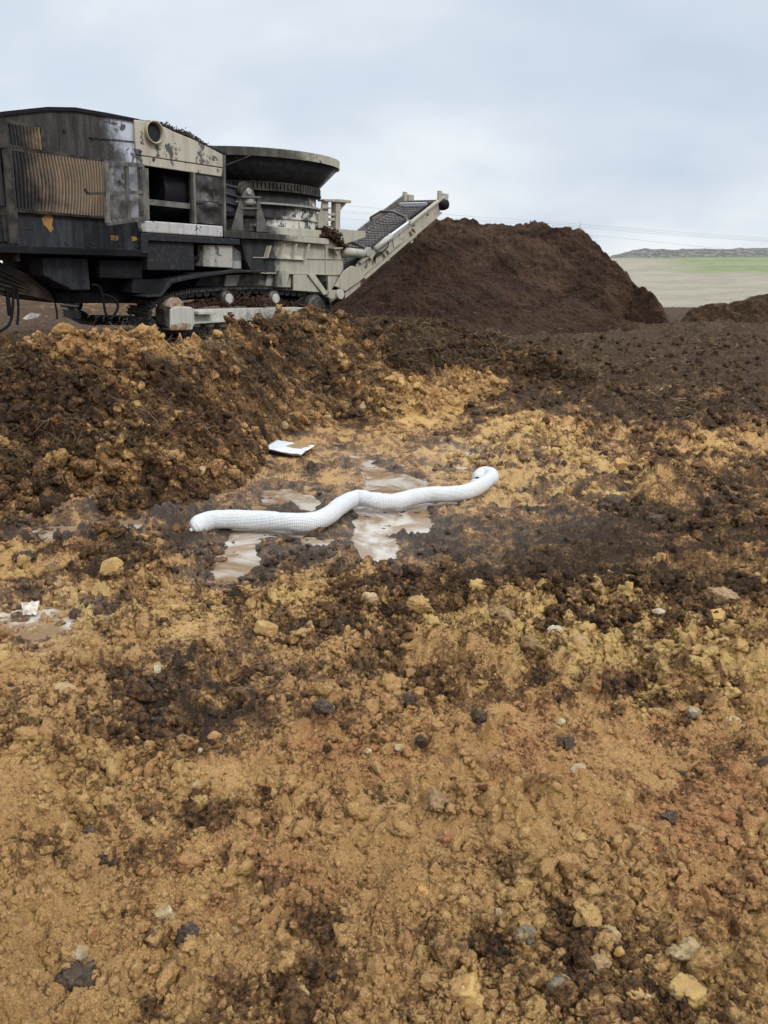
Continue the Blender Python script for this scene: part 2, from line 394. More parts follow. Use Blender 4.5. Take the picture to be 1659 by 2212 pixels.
# ------------------------------------------------------------------ ground
def build_ground():
    azd = np.linspace(R(-35), R(35), 940)
    azs = np.concatenate([np.linspace(R(35), R(62), 200)[1:], np.linspace(R(62), R(298), 60)[1:-1], np.linspace(R(298), R(325), 200)[:-1]])
    az = np.concatenate([azd, azs])
    th = np.linspace(R(56), R(11.3), 700)
    r1 = CAMZ/np.tan(th)
    r2 = np.exp(np.linspace(math.log(r1[-1]), math.log(60), 270))[1:]
    r3 = np.exp(np.linspace(math.log(60), math.log(1500), 25))[1:]
    r = np.concatenate([[0.02, .3, .6, .85], r1, r2, r3])
    A, RR = np.meshgrid(az, r)
    X = RR*np.sin(A); Y = RR*np.cos(A); sh = X.shape
    x = X.ravel(); y = Y.ravel(); z = H(x, y)
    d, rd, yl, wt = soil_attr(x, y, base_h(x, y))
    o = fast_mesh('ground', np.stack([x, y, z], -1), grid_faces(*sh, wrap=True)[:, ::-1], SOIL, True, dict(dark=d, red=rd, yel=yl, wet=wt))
    o['kind'] = 'structure'
build_ground()
# muddy water standing in the low places
def build_water():
    xs = np.arange(-5.5, 2.2, .03); ys = np.arange(3.2, 10.5, .03)
    X, Y = np.meshgrid(xs, ys); h = H(X.ravel(), Y.ravel()).reshape(X.shape)
    low = h < WATER_Z+.012
    keep = low[:-1, :-1] | low[1:, 1:] | low[:-1, 1:] | low[1:, :-1]
    f = grid_faces(*X.shape)[keep.ravel()]
    u, inv = np.unique(f, return_inverse=True)
    V = np.stack([X.ravel(), Y.ravel(), np.full(X.size, WATER_Z)], -1)[u]
    m, t, b = mat('muddy water'); g = nd(t, 'ShaderNodeNewGeometry').outputs['Position']
    c = mixc(t, ramp(t, noi(t, g, 2.2, 4, .6, 1.0), .42, .62), (.25, .165, .095), (.50, .46, .40))  # pale patches paint the sky's reflection into the brown water colour
    t.links.new(c, b.inputs['Base Color']); b.inputs['Roughness'].default_value = .05; b.inputs['IOR'].default_value = 1.5
    bp = nd(t, 'ShaderNodeBump', {'Strength': .12, 'Distance': .003, 'Height': noi(t, g, 30, 3)}); t.links.new(bp.outputs[0], b.inputs['Normal'])
    o = fast_mesh('puddle_water', V, inv.reshape(-1, 4), m, False); o['kind'] = 'structure'
build_water()

# ------------------------------------------------------------------ heaps: crest and foot traced in azimuth, real profile between
class Heap:
    def __init__(s, crest, foot, back, seed=0, amp=1.0, prof=1.0, kind='pile'):
        """crest [(px,py,r)], foot [(px,py,z)], back = width behind crest"""
        cr_ = [at_r(*c) for c in crest]; ft = [at_z(*f) for f in foot]
        s.rc = [(math.atan2(p.x, p.y), math.hypot(p.x, p.y)) for p in cr_]; s.zc = [(math.atan2(p.x, p.y), p.z) for p in cr_]
        s.rb = [(math.atan2(p.x, p.y), math.hypot(p.x, p.y)) for p in ft]
        s.back = back; s.seed = seed; s.amp = amp; s.prof = prof; s.kind = kind
        s.foot_xy = [(p.x, p.y) for p in ft]
        s.a0 = min(a for a, _ in s.rc); s.a1 = max(a for a, _ in s.rc)
    def h(s, x, y, noise=True):
        a = np.arctan2(x, y); r = np.hypot(x, y)
        rc = interp(a, s.rc); zc = interp(a, s.zc); rb = np.minimum(interp(a, s.rb), rc-.4)
        g = base_h(x, y)
        wob = .35*fbm(x*.8, y*.8, 2, s.seed+3) if noise else 0
        t = (r-rb)/(rc-rb)+wob*.35*np.minimum(1, (rc-rb)/3)
        t = t if True else t
        up = np.clip(t, 0, 1)**s.prof; up = up*.75+.25*sstep(0, 1, t)
        dn = 1-sstep(0, 1, (r-rc)/s.back)
        k = np.where(r < rc, up, dn)
        if s.kind == 'berm':
            dd = np.full(x.shape, 1e9)
            for (ax, ay), (bx, by) in zip(s.foot_xy[:-1], s.foot_xy[1:]):
                ex, ey = bx-ax, by-ay; tt = np.clip(((x-ax)*ex+(y-ay)*ey)/(ex*ex+ey*ey), 0, 1); dd = np.minimum(dd, np.hypot(x-ax-ex*tt, y-ay-ey*tt))
            lim = (.15+1.7*dd*np.where(r > rb, 1, 0))/np.maximum(zc-g+.12, .2); lim = lim*(1+.35*fbm(x*.9, y*.9, 3, 4)); k = np.where(k < lim, k, lim+(k-lim)*.04)
        edge = sstep(0, .03, a-s.a0)*sstep(0, .03, s.a1-a)
        z = (g-.12)+(zc-g+.12)*k*edge
        s.last = (z, sstep(0, .25, k)*edge)
        if noise:
            z = z+s.detail(x+.5*z, y+z)*sstep(0, .25, k)*edge
        return z
    def detail(s, x, y):
        return s.amp*(crumble(x, y, 1.25, s.seed)+.16*fbm(x*1.7, y*1.7, 4, s.seed+2, .55)+.05*fbm(x*6, y*6, 3, s.seed+1, .6)-.03)
    def mesh(s, name, material, nr, nc, attrs=None, near=.35, pad=0):
        az = np.linspace(s.a0, s.a1, nc)
        rc = interp(az, s.rc); rb = np.minimum(interp(az, s.rb), rc-.4)
        n1_ = int(nr*.75); f = np.concatenate([np.linspace(0, 1, n1_), 1+np.linspace(0, 1, nr-n1_+1)[1:]])
        Rr = np.where(f[:, None] <= 1, (rb-near)+(rc-rb+near)*f[:, None], rc+(f[:, None]-1)*s.back)
        X = Rr*np.sin(az); Y = Rr*np.cos(az); x, y = X.ravel(), Y.ravel(); s.h(x, y)
        z, k = s.last; d_ = s.detail(x+.5*z, y+z)*k; q = s.lean; a_ = np.arctan2(x, y)
        x2 = x-np.sin(a_)*q*d_; y2 = y-np.cos(a_)*q*d_; z2 = z+d_*math.sqrt(1-q*q)
        at = None
        if attrs: d, rd, yl, wt = soil_attr(x2, y2, z2, attrs); at = dict(dark=d, red=rd, yel=yl, wet=wt)
        s.V = np.stack([x2, y2, z2], -1)[k > .3]
        return fast_mesh(name, np.stack([x2, y2, z2], -1), grid_faces(nr, nc)[:, ::-1], material, True, at)
    lean = .5

BERM = Heap(crest=[(-500, 800, 7.2), (-200, 775, 7.2), (0, 764, 7.3), (50, 748, 7.3), (90, 730, 7.3), (150, 724, 7.4), (250, 720, 7.5), (345, 712, 7.6), (400, 718, 7.9), (450, 710, 8.3), (520, 700, 9.4), (600, 684, 10.6), (660, 674, 11.2),
                   (750, 680, 11.5), (820, 696, 11.6), (880, 712, 11.6), (960, 752, 11.6), (1020, 790, 11.5), (1060, 812, 11.4), (1120, 850, 11.2)],
            foot=[(-500, 1150, 0), (0, 1135, 0), (200, 1128, 0), (400, 1105, 0), (480, 1092, 0), (540, 1066, 0), (568, 1020, .0), (584, 975, .03), (625, 940, .1), (720, 912, .18), (850, 907, .2), (1000, 888, .22), (1060, 866, .25), (1120, 852, .28)],
            back=2.2, seed=1, amp=1.0, prof=.85, kind='berm')
bo = BERM.mesh('soil_berm', SOIL, 560, 1000, 'berm')
tag(bo, 'long heap of dug clay and dark topsoil clods in front of the machine', 'soil heap')

m, t, b = mat('brown mulch'); g = nd(t, 'ShaderNodeNewGeometry').outputs['Position']
nf, nm, nb = noi(t, g, 26, 6, .7), noi(t, g, 1.1, 4, .6), noi(t, g, 90, 3, .7)
c = mixc(t, ramp(t, nm, .38, .62), (.030, .018, .0125), (.095, .055, .035)); c = mixc(t, ramp(t, nf, .45, .7), c, (.12, .066, .037)); c = mixc(t, ramp(t, nb, .7, .78), c, (.22, .14, .085))
t.links.new(c, b.inputs[0]); b.inputs['Roughness'].default_value = .95; b.inputs['Specular IOR Level'].default_value = .2
bp = nd(t, 'ShaderNodeBump', {'Strength': 1.0, 'Distance': .09, 'Height': mth(t, 'ADD', nf, mth(t, 'MULTIPLY', noi(t, g, 7, 5, .65), 1.3))}); t.links.new(bp.outputs[0], b.inputs['Normal']); MULCH = m
class MHeap(Heap):
    def detail(s, x, y):
        return s.amp*(.36*fbm(x*.45, y*.45, 4, s.seed, .55)+.30*(np.abs(fbm(x*1.3, y*.9, 4, s.seed+2, .6))-.15)+.10*np.abs(fbm(x*3.5, y*2.5, 3, s.seed+3, .6))+.05*fbm(x*7, y*7, 4, s.seed+1, .65)+.5*domes(x*2.3, y*2.3, s.seed)/2.3*.35)
P1 = MHeap(crest=[(700, 640, 25.5), (830, 560, 25.5), (885, 500, 25), (925, 474, 25), (965, 462, 25), (1000, 466, 25), (1030, 474, 24.7), (1075, 473, 24.3), (1120, 484, 24), (1165, 488, 23.6), (1200, 504, 23.3), (1240, 514, 23), (1270, 526, 22.8), (1298, 545, 22.6), (1325, 574, 22.4), (1365, 606, 22.2), (1400, 635, 21.8), (1440, 672, 21), (1480, 700, 20)],
           foot=[(650, 714, .95), (1100, 714, .95), (1300, 709, .95), (1480, 700, .95)], back=5.5, seed=2, amp=1.0, prof=.9)
tag(P1.mesh('mulch_pile', MULCH, 330, 620), 'tallest heap of brown shredded mulch, behind and right of the conveyor head', 'mulch pile')
MULCH_DARK = MULCH.copy(); MULCH_DARK.name = 'darker mulch'  # darker copy of the brown mulch for the front cone
for n_ in MULCH_DARK.node_tree.nodes:
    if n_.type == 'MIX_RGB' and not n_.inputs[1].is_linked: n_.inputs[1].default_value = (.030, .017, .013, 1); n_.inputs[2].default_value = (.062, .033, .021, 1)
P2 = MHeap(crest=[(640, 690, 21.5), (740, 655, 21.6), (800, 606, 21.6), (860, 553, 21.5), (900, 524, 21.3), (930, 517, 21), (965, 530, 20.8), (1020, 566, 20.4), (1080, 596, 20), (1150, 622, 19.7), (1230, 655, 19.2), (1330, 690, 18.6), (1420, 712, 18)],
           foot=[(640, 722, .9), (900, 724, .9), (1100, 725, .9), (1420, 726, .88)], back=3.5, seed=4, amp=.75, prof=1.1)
tag(P2.mesh('mulch_pile', MULCH_DARK, 330, 560), 'lower cone of dark mulch directly under the conveyor', 'mulch pile')
P3 = MHeap(crest=[(1375, 690, 34), (1395, 640, 34), (1410, 630, 34), (1430, 640, 34), (1450, 660, 34), (1462, 680, 34)], foot=[(1375, 680, 1), (1462, 680, 1)], back=3, seed=5, amp=.5)
tag(P3.mesh('mulch_pile', MULCH, 60, 80), 'small rounded dark heap peeking out right of the tall mulch heap', 'mulch pile')
m, t, b = mat('black compost'); g = nd(t, 'ShaderNodeNewGeometry').outputs['Position']
nf, nm = noi(t, g, 14, 6, .7), noi(t, g, 60, 5, .6)
c = mixc(t, ramp(t, nf, .45, .7), (.034, .022, .015), (.085, .055, .036)); c = mixc(t, ramp(t, nm, .66, .74), c, (.24, .17, .11))
t.links.new(c, b.inputs[0]); b.inputs['Roughness'].default_value = .8
bp = nd(t, 'ShaderNodeBump', {'Strength': 1.0, 'Distance': .05, 'Height': mth(t, 'ADD', nf, nm)}); t.links.new(bp.outputs[0], b.inputs['Normal']); COMPOST = m
P4 = MHeap(crest=[(1440, 690, 22), (1480, 668, 22), (1540, 657, 22), (1600, 648, 22), (1640, 634, 22), (1700, 622, 22), (1800, 620, 22), (1950, 650, 22), (2000, 690, 22)], foot=[(1440, 700, 1), (2000, 700, 1)], back=4, seed=6, amp=.6)
tag(P4.mesh('compost_heap', SOIL, 120, 260, 'ground'), 'low black compost heap at the right edge below the grassy hill', 'soil heap')
class DHeap(Heap):
    def detail(s, x, y): return s.amp*(crumble(x, y, 1.0, s.seed)+.14*fbm(x*1.5, y*1.5, 4, s.seed+2, .6))
P5 = DHeap(crest=[(700, 720, 13.5), (780, 688, 13.6), (860, 690, 13.6), (930, 696, 13.5), (1000, 708, 13.3), (1060, 726, 13), (1120, 746, 12.7), (1180, 766, 12.4), (1240, 795, 12), (1330, 815, 11.8)],
           foot=[(700, 800, .3), (860, 810, .35), (960, 830, .35), (1040, 838, .35), (1150, 835, .35), (1330, 822, .35)], back=1.8, seed=7, amp=.7)
tag(P5.mesh('compost_heap', SOIL, 200, 520, 'ground'), 'dark low ridge of black soil and roots running right from the clay heap', 'soil heap')
P6 = DHeap(crest=[(-400, 700, 11), (-150, 715, 11), (0, 722, 11), (80, 726, 11), (140, 728, 11), (220, 740, 11)], foot=[(-400, 760, .8), (220, 760, .8)], back=1.6, seed=3, amp=.5)
tag(P6.mesh('compost_heap', SOIL, 80, 260, 'ground'), 'black muddy bank below the left end of the machine', 'soil heap')

def surf(x, y):
    z = H(x, y)
    for hp in (BERM, P5, P2, P1, P4):
        a = np.arctan2(x, y); m_ = (a > hp.a0) & (a < hp.a1)
        if m_.any():
            zz = z[m_]; z[m_] = np.maximum(zz, hp.h(x[m_], y[m_]))
    return z

# ------------------------------------------------------------------ far hill
def build_hill():
    xs = np.linspace(-90, 300, 260); ys = np.linspace(62, 260, 160)
    X, Y = np.meshgrid(xs, ys); x, y = X.ravel(), Y.ravel()
    # slope rising away from the site, flat top, its left shoulder behind the mulch
    side = sstep(4, 26, x-.0*y)
    z = -1.5+2.5*sstep(10, 20, x)+(1.0*sstep(10, 20, x)+6.2*side)*sstep(64, 130, y+.12*(x-60))+.25*fbm(x*.06, y*.06, 3, 2)*side
    # grey terrace on the top
    k = poly_sd(x, y, [(41, 139), (300, 122), (300, 200), (46, 200)]); z = z+2.1*sstep(1.5, -3.5, k)*(1+.10*fbm(x*.3, y*.3, 3, 4))
    z = np.where(k < 2, z+.55*np.abs(fbm(x*.6, y*.6, 4, 1)), z)
    z = z-.35*sstep(150, 300, x)*1
    z = np.minimum(z, 60)
    grey = sstep(1.5, -.5, k); n = fbm(x*.12, y*.25, 3, 3)
    green = sstep(4.5, 5.4, z+.9*n)*sstep(36, 44, x+4*n)*(1-grey)
    m, t, b = mat('hill grass'); g = nd(t, 'ShaderNodeNewGeometry').outputs['Position']
    mpn = nd(t, 'ShaderNodeMapping', {'Scale': (.5, 1.0, 1.0)}); t.links.new(g, mpn.inputs[0])
    n1_ = noi(t, mpn.outputs[0], .35, 6, .65); n2_ = noi(t, mpn.outputs[0], 2.2, 5, .7)
    c = mixc(t, ramp(t, n1_, .38, .62), (.32, .288, .225), (.265, .24, .18)); c = mixc(t, ramp(t, n2_, .52, .7), c, (.37, .345, .27))
    c = mixc(t, mth(t, 'MULTIPLY', attr(t, 'green'), ramp(t, n2_, .3, .6, .45, 1)), c, mixc(t, ramp(t, n1_, .4, .6), (.15, .205, .07), (.23, .26, .13)))
    c = mixc(t, attr(t, 'grey'), c, mixc(t, ramp(t, n2_, .45, .6), (.105, .105, .10), (.22, .21, .20)))
    t.links.new(c, b.inputs[0]); b.inputs['Roughness'].default_value = .95
    bp = nd(t, 'ShaderNodeBump', {'Strength': .8, 'Distance': .5, 'Height': n2_}); t.links.new(bp.outputs[0], b.inputs['Normal'])
    o = fast_mesh('hill', np.stack([x, y, z], -1), grid_faces(*X.shape), m, True, dict(green=green, grey=grey)); o['kind'] = 'structure'
build_hill()

# ------------------------------------------------------------------ the burnt tub grinder
def c1(x, y): return (x/5.0, y/5.0+212.3)
def c2(x, y): return (x/5.0+199, y/5.0+239)
def c3(x, y): return (x/5.556+464.5, y/5.556+278.7)
def c4(x, y): return (x/5.0+663.6, y/5.0+384.9)
def c5(x, y): return (x/4.167, y/4.167+497.7)
def c6(x, y): return (x/3.847+331.8, y/3.847+530.9)
def camvec(a, b, c): return Vector((a, c*cp+b*sp, -c*sp+b*cp))          # camera axes (right, up, forward) -> world
EU = camvec(1320, 484, 1663).normalized()                                # along the machine, away to the right
EW = camvec(189, 5200, -1663).normalized(); EW = (EW-EU*EW.dot(EU)).normalized()
EV = EW.cross(EU).normalized()                                            # across the machine, to its far side
O0 = at_y(350, 706, 13.4)
GR = empty('tub_grinder'); GR.matrix_world = Matrix(((EU.x, EV.x, EW.x, O0.x), (EU.y, EV.y, EW.y, O0.y), (EU.z, EV.z, EW.z, O0.z), (0, 0, 0, 1)))
tag(GR, 'big tracked tub grinder, scorched black at its left end, with a raised conveyor', 'tub grinder')
CO = Vector((0, 0, CAMZ))
def U(p, v=0.0):
    """photo point on the plane at depth v across the machine -> (u, w)"""
    d = ray(*p); q = CO-O0; t = (v-q.dot(EV))/d.dot(EV); h = q+d*t; return (h.dot(EU), h.dot(EW))
def U3(p, v=0.0): a = U(p, v); return Vector((a[0], v, a[1]))
def Pj(u, v, w): p = O0+EU*u+EV*v+EW*w; return proj(p.x, p.y, p.z)

def paint(name, base, soot=(.022, .022, .024), lo=-2.0, hi=2.0, bias=0.0, flake=.62, rust=.74, rough=.72, ash=None, vgrad=0.0):
    """weathered paint; soot grows from u=hi (clean) to u=lo (burnt); drips run down"""
    m, t, b = mat(name); g = nd(t, 'ShaderNodeTexCoord').outputs['Object']
    s = nd(t, 'ShaderNodeSeparateXYZ'); t.links.new(g, s.inputs[0])
    mpn = nd(t, 'ShaderNodeMapping', {'Scale': (5.0, 5.0, .55)}); t.links.new(g, mpn.inputs[0])
    big, fine, drip, mid = noi(t, g, 1.3, 5, .6, .6), noi(t, g, 16, 6, .7), noi(t, mpn.outputs[0], 2.0, 5, .6), noi(t, g, 4.5, 6, .68, .4)
    grad = ramp(t, s.outputs[0], lo, hi, 1.0, 0.0)
    f = mth(t, 'ADD', mth(t, 'MULTIPLY_ADD', big, 1.5, mth(t, 'MULTIPLY', drip, .55)), mth(t, 'MULTIPLY_ADD', grad, 1.7, -1.95+bias))
    if vgrad: f = mth(t, 'MULTIPLY_ADD', s.outputs[2], vgrad, f)
    col = mixc(t, ramp(t, drip, .42, .7), base, tuple(x*.78 for x in base))
    if ash: col = mixc(t, ramp(t, mid, .45, .6), col, ash)
    col = mixc(t, ramp(t, mid, flake, flake+.02), col, (.085, .085, .085))
    col = mixc(t, ramp(t, fine, rust, rust+.03), col, (.14, .075, .04))
    col = mixc(t, ramp(t, mth(t, 'MULTIPLY_ADD', fine, .5, f), .1, .75), col, mixc(t, ramp(t, mth(t, 'MULTIPLY_ADD', drip, .7, mth(t, 'MULTIPLY', fine, .3)), .44, .62), soot, tuple(x*1.9+.004 for x in soot)))
    t.links.new(col, b.inputs[0]); b.inputs['Roughness'].default_value = rough; b.inputs['Specular IOR Level'].default_value = .2
    bp = nd(t, 'ShaderNodeBump', {'Strength': .35, 'Distance': .008, 'Height': mid}); t.links.new(bp.outputs[0], b.inputs['Normal'])
    return m
CREAM = (.40, .385, .315)
M_side = paint('scorched side paint', (.46, .50, .58), lo=-1.9, hi=.75, bias=.28, flake=.555, soot=(.032, .030, .029))
M_lower = paint('blackened lower paint', (.25, .14, .05), bias=.95, lo=-8, hi=4, soot=(.020, .022, .027))
M_hood = paint('blistered cream paint', (.44, .41, .34), lo=-5, hi=-.8, bias=-.05, flake=.555, rust=.68)
M_sill = paint('sooty grey sill paint', (.42, .41, .40), lo=-3, hi=2.0, bias=.12, flake=.58, ash=(.48, .48, .50))
M_cream = paint('cream paint', CREAM, lo=1.7, hi=3.5, bias=.42, flake=.70)
M_creamr = paint('dusty cream paint', (.38, .355, .285), soot=(.12, .09, .065), lo=-9, hi=-4, bias=.12, flake=.70, rust=.64)
M_beam = paint('cream track frame paint', (.46, .45, .395), lo=-9, hi=-4, bias=-.40, flake=.74, rust=.72)
M_grey = paint('scorched grey paint', (.30, .30, .28), lo=-2, hi=2.2, bias=.2, flake=.66)
M_black = simple('soot black steel', (.008, .0085, .011), .75, (.022, .022, .024), 7, .4, lo=.5, hi=.75, spec=.2)
M_blacktex = simple('blistered black steel', (.016, .017, .020), .55, (.055, .053, .050), 14, .8, lo=.5, hi=.75, bscale=18, spec=.3)
M_inside = simple('burnt interior and hole shade', (.006, .006, .007), .9, (.014, .013, .013), 5)  # lines the burnt bay; also paints the dark depth of flat holes
M_louv = paint('heat stained tin', (.27, .20, .14), lo=-3.4, hi=-.6, bias=.60, vgrad=-.12, flake=.75, rust=.69, ash=(.20, .165, .125))
M_rail = simple('sooty frame rail', (.022, .020, .019), .75, (.060, .053, .044), 6, .3, spec=.25)
M_mesh = simple('bent expanded metal', (.05, .048, .045), .6, (.26, .24, .21), 3, lo=.4, hi=.6)
M_dmesh = simple('dark expanded metal', (.035, .034, .034), .6, (.16, .15, .14), 2.5, lo=.48, hi=.64)
M_doorframe = simple('grey door frame', (.060, .056, .052), .7, (.15, .14, .125), 3)
M_tubun = paint('sooty tub underside', (.42, .395, .32), soot=(.008, .008, .009), lo=2.7, hi=5.2, bias=.6, flake=.72)
vgd = .8; M_drum = paint('peeling drum paint', (.56, .53, .44), lo=1.7, hi=3.9, bias=-3.35, vgrad=2.0, flake=.53, rust=.7, ash=(.45, .46, .50))
M_steel = simple('worn track steel', (.030, .028, .026), .5, (.085, .075, .063), 9, .3, metal=.3)
M_rubber = simple('conveyor rubber', (.060, .055, .056), .75, (.105, .092, .088), 4, .2)
M_belt = simple('rubber belt', (.085, .076, .076), .8, (.125, .105, .10), 3, .2)
M_white = simple('bright plastic pipe', (.62, .65, .70), .4)
M_chrome = simple('polished cylinder rod', (.5, .5, .5), .25, metal=.9)
M_rust = simple('rusty steel', (.20, .085, .035), .8, (.33, .28, .22), 6, .3, lo=.45, hi=.6)
M_ochrepatch = simple('scorched ochre primer', (.30, .165, .05), .8, (.10, .065, .03), 9, lo=.5, hi=.7)

def plate(name, pts, material, v=0.0, th=.03, vp=None, bevel=0.0):
    """flat plate traced at depth v (vp: plane used for tracing), th thick toward the far side"""
    return MB().prism([U(p, v if vp is None else vp) for p in pts], v, v+th).build(name, material, GR, bevel)
def part(name, mb, material, parent=None, **k): return mb.build(name, material, parent or GR, **k)

# --- body shell
side = plate('side_panel', [(6, 243), (60, 237), (100, 233), (160, 234), (225, 245), (289, 258), (296, 356), (300, 476), (304, 552), (32, 542), (17, 316)], M_side, 0, .05)
u0 = U((6, 243))[0]; uR, wR = U((484, 334)); ub, wb = U((30, 527)); ue = U((296, 300))[0]
WID = 2.55
part('lower_panel', MB().prism([U(p, -.012) for p in [(28, 453), (300, 477), (304, 552), (32, 542)]], -.012, .0), M_lower)
for nm_, P in (('primer_patch', [(92, 466), (108, 464), (113, 480), (116, 500), (108, 499), (96, 486), (91, 475)]),):
    pass
def patch(pts, v=-.016): return MB().prism([U(p, v) for p in pts], v, v+.003).build('primer_patch', M_ochrepatch, GR)
patch([c1(455, 1300), c1(490, 1260), c1(550, 1258), c1(575, 1290), c1(560, 1370), c1(580, 1420), c1(545, 1448), c1(510, 1400), c1(470, 1360)])
patch([c1(1198, 1480), c1(1275, 1484), c1(1278, 1530), c1(1240, 1540), c1(1200, 1532)])
patch([c1(1420, 1490), c1(1470, 1495), c1(1485, 1530), c1(1430, 1545)])
# end wall and its louvres
def wall_end():
    mb = MB(); w0 = U((28, 548))[1]-.1; w1 = U((6, 243))[1]
    mb.box((u0-.0, .05, w0), (u0+.06, WID, w1)); return mb
part('end_panel', wall_end(), M_rail)
def corrugated(corners, n, v, amp, bend=0.0, fn=None):
    """corners TL,TR,BR,BL in (u,w)"""
    mb = MB(); nx, nz = n*8, 24; V = []
    TL, TR, BR, BL = [Vector(c) for c in corners]
    for j in range(nz+1):
        for i in range(nx+1):
            a, q = i/nx, j/nz
            ph = (a*n) % 1.0
            s_ = max(-1, min(1, math.sin(2*math.pi*ph)*1.7))
            aa = a+bend*math.sin(q*math.pi)*math.sin(a*math.pi)
            p = (TL*(1-aa)+TR*aa)*(1-q)+(BL*(1-aa)+BR*aa)*q
            d = v-amp*s_-.012*mnoise.noise(Vector((a*5, q*3, n)))
            V.append((p.x, d, p.y) if fn is None else fn(p.x, d, p.y))
    F_ = [(j*(nx+1)+i, j*(nx+1)+i+1, (j+1)*(nx+1)+i+1, (j+1)*(nx+1)+i) for j in range(nz) for i in range(nx)]
    return mb.add(V, F_)
part('louvre_panel', corrugated([U(c1(*p), -.05) for p in [(50, 262), (430, 322), (455, 562), (85, 522)]], 10, -.05, .045), M_louv, smooth=True)
part('louvre_panel', corrugated([U(c1(*p), -.05) for p in [(92, 556), (1125, 692), (1142, 1282), (150, 1198)]], 29, -.05, .045, .035), M_louv, smooth=True)
wt_, wm_, wb_ = U(c1(10, 245))[1], U(c1(115, 1205))[1], U(c1(150, 1550))[1]
def endp(u, d, w): return (u0-.04+d, u, w)
part('louvre_panel', corrugated([(.10, wt_-.1), (WID-.1, wt_-.1), (WID-.1, wm_+.05), (.10, wm_+.05)], 15, 0, .045, 0, endp), M_louv, smooth=True)
part('louvre_panel', corrugated([(.10, wm_-.06), (WID-.1, wm_-.06), (WID-.1, wb_), (.10, wb_)], 15, 0, .045, 0, endp), M_louv, smooth=True)
# frame rails
def rail(a, b, w, d, v, material=M_rail, name='frame_rail'):
    return part(name, MB().bar(U3(a, v), U3(b, v), d, w, up=(0, 0, 1)), material)
rail(c1(80, 530), c1(1150, 690), .07, .06, -.04); rail(c1(20, 240), c1(50, 540), .09, .07, -.04); rail(c1(75, 540), c1(160, 1570), .11, .07, -.04)
rail(c1(440, 300), c1(470, 570), .05, .06, -.04); rail(c1(140, 1205), c1(1150, 1285), .05, .06, -.04); rail(c1(10, 243), c1(440, 315), .05, .06, -.04)
rail(c1(1135, 690), c1(1150, 1290), .05, .05, -.03)
# roof
rp = [U(p, 0) for p in [(4, 241), (60, 235), (100, 231), (160, 232), (225, 243), (291, 256), (330, 266), (375, 282), (430, 309), (484, 331)]]
part('roof', MB().prism(rp+[(u, w-.05) for u, w in reversed(rp)], -.03, WID+.03), M_black)
part('back_panel', MB().prism([U(p, 0) for p in [(6, 245), (160, 236), (289, 259), (484, 335), (484, 510), (30, 527)]], WID-.04, WID), M_black)
# hood over the engine
part('hood_panel', MB().prism([U(c2(*p), -.05) for p in [(455, 98), (580, 110), (700, 140), (800, 185), (880, 225), (1100, 315), (1300, 415), (1420, 480), (1414, 614), (480, 474)]], -.05, .0), M_hood, bevel=.012)
part('hood_panel', MB().prism([U(c2(*p), -.04) for p in [(482, 482), (1413, 622), (1402, 714), (508, 584)]], -.04, .0), M_hood, bevel=.012)
cu, cw = U(c2(652, 236), -.05)
ring = part('exhaust_port', MB().lathe([(.155, 0), (.16, -.07), (.168, -.08), (.15, -.08), (.143, -.06), (.14, .3)], (cu, -.05, cw), 40, 'y'), M_creamr, smooth=True)
part('bore_shade', MB().lathe([(.001, -.012), (.15, -.012)], (cu, -.05, cw), 32, 'y'), M_inside, ring)  # flat dark disc on the uncut panel, painting the shaded hole
for q in [(905, 410), (908, 455), (912, 515), (665, 525), (725, 190), (1180, 470), (520, 440)]:
    a = U(c2(*q), -.05); part('bolt', MB().lathe([(.0, -.02), (.022, -.018), (.026, 0)], (a[0], -.05, a[1]), 10, 'y'), M_grey)
for x_, y_ in ((60, 1620), (220, 1600), (600, 1610), (960, 1600), (1300, 1590), (1480, 1600), (715, 1560), (990, 1570), (1190, 740), (700, 350), (1000, 430)):
    a = U(c1(x_, y_), -.02); part('bolt', MB().lathe([(.0, -.02), (.02, -.018), (.024, 0)], (a[0], -.012, a[1]), 8, 'y'), M_rail)
for a, b_ in (((800, 190), (800, 330)), ((1245, 1360), (1240, 1620)), ((640, 330), (650, 600)), ((185, 1400), (190, 1560)), ((185, 1400), (370, 1410)), ((370, 1410), (375, 1565)), ((960, 420), (1470, 470))):
    part('seam', MB().bar(U3(c1(*a), -.014), U3(c1(*b_), -.014), .012, .012, up=(0, 1, 0)), M_rail)
for y_ in (760, 1230):
    a = U3(c1(1540, y_), -.05); part('hinge', MB().tube([a-Vector((0, 0, .06)), a+Vector((0, 0, .06))], .022, 10), M_rail)
# engine bay: a real hollow with things in it
e0 = U(c2(520, 585)); e1 = U(c2(1405, 715)); e2 = U(c2(1410, 1245)); e3 = U(c2(575, 1175))
ul, ur = e0[0], e1[0]; wtop = max(e0[1], e1[1])+.1; wbot = min(e2[1], e3[1])
part('engine_bay', MB().box((ul, 1.5, wbot-.1), (ur, 1.55, wtop+.3)).box((ul-.04, .06, wbot-.1), (ul, 1.5, wtop)).box((ur, .0, wbot-.3), (ur+.04, WID, U((484, 345))[1])).box((ul, .05, wbot-.1), (ur, 1.5, wbot-.05)), M_inside)
def cyl(name, a, b, r, material, n=24, parent=None, smooth=False): return part(name, MB().tube([a, b], r, n), material, parent, smooth=smooth)
A = U3(c2(620, 870), .55); B = U3(c2(850, 890), .55); cyl('engine_drum', (A.x, .55, A.z), (B.x+.2, .55, B.z), .42, M_black, 32)
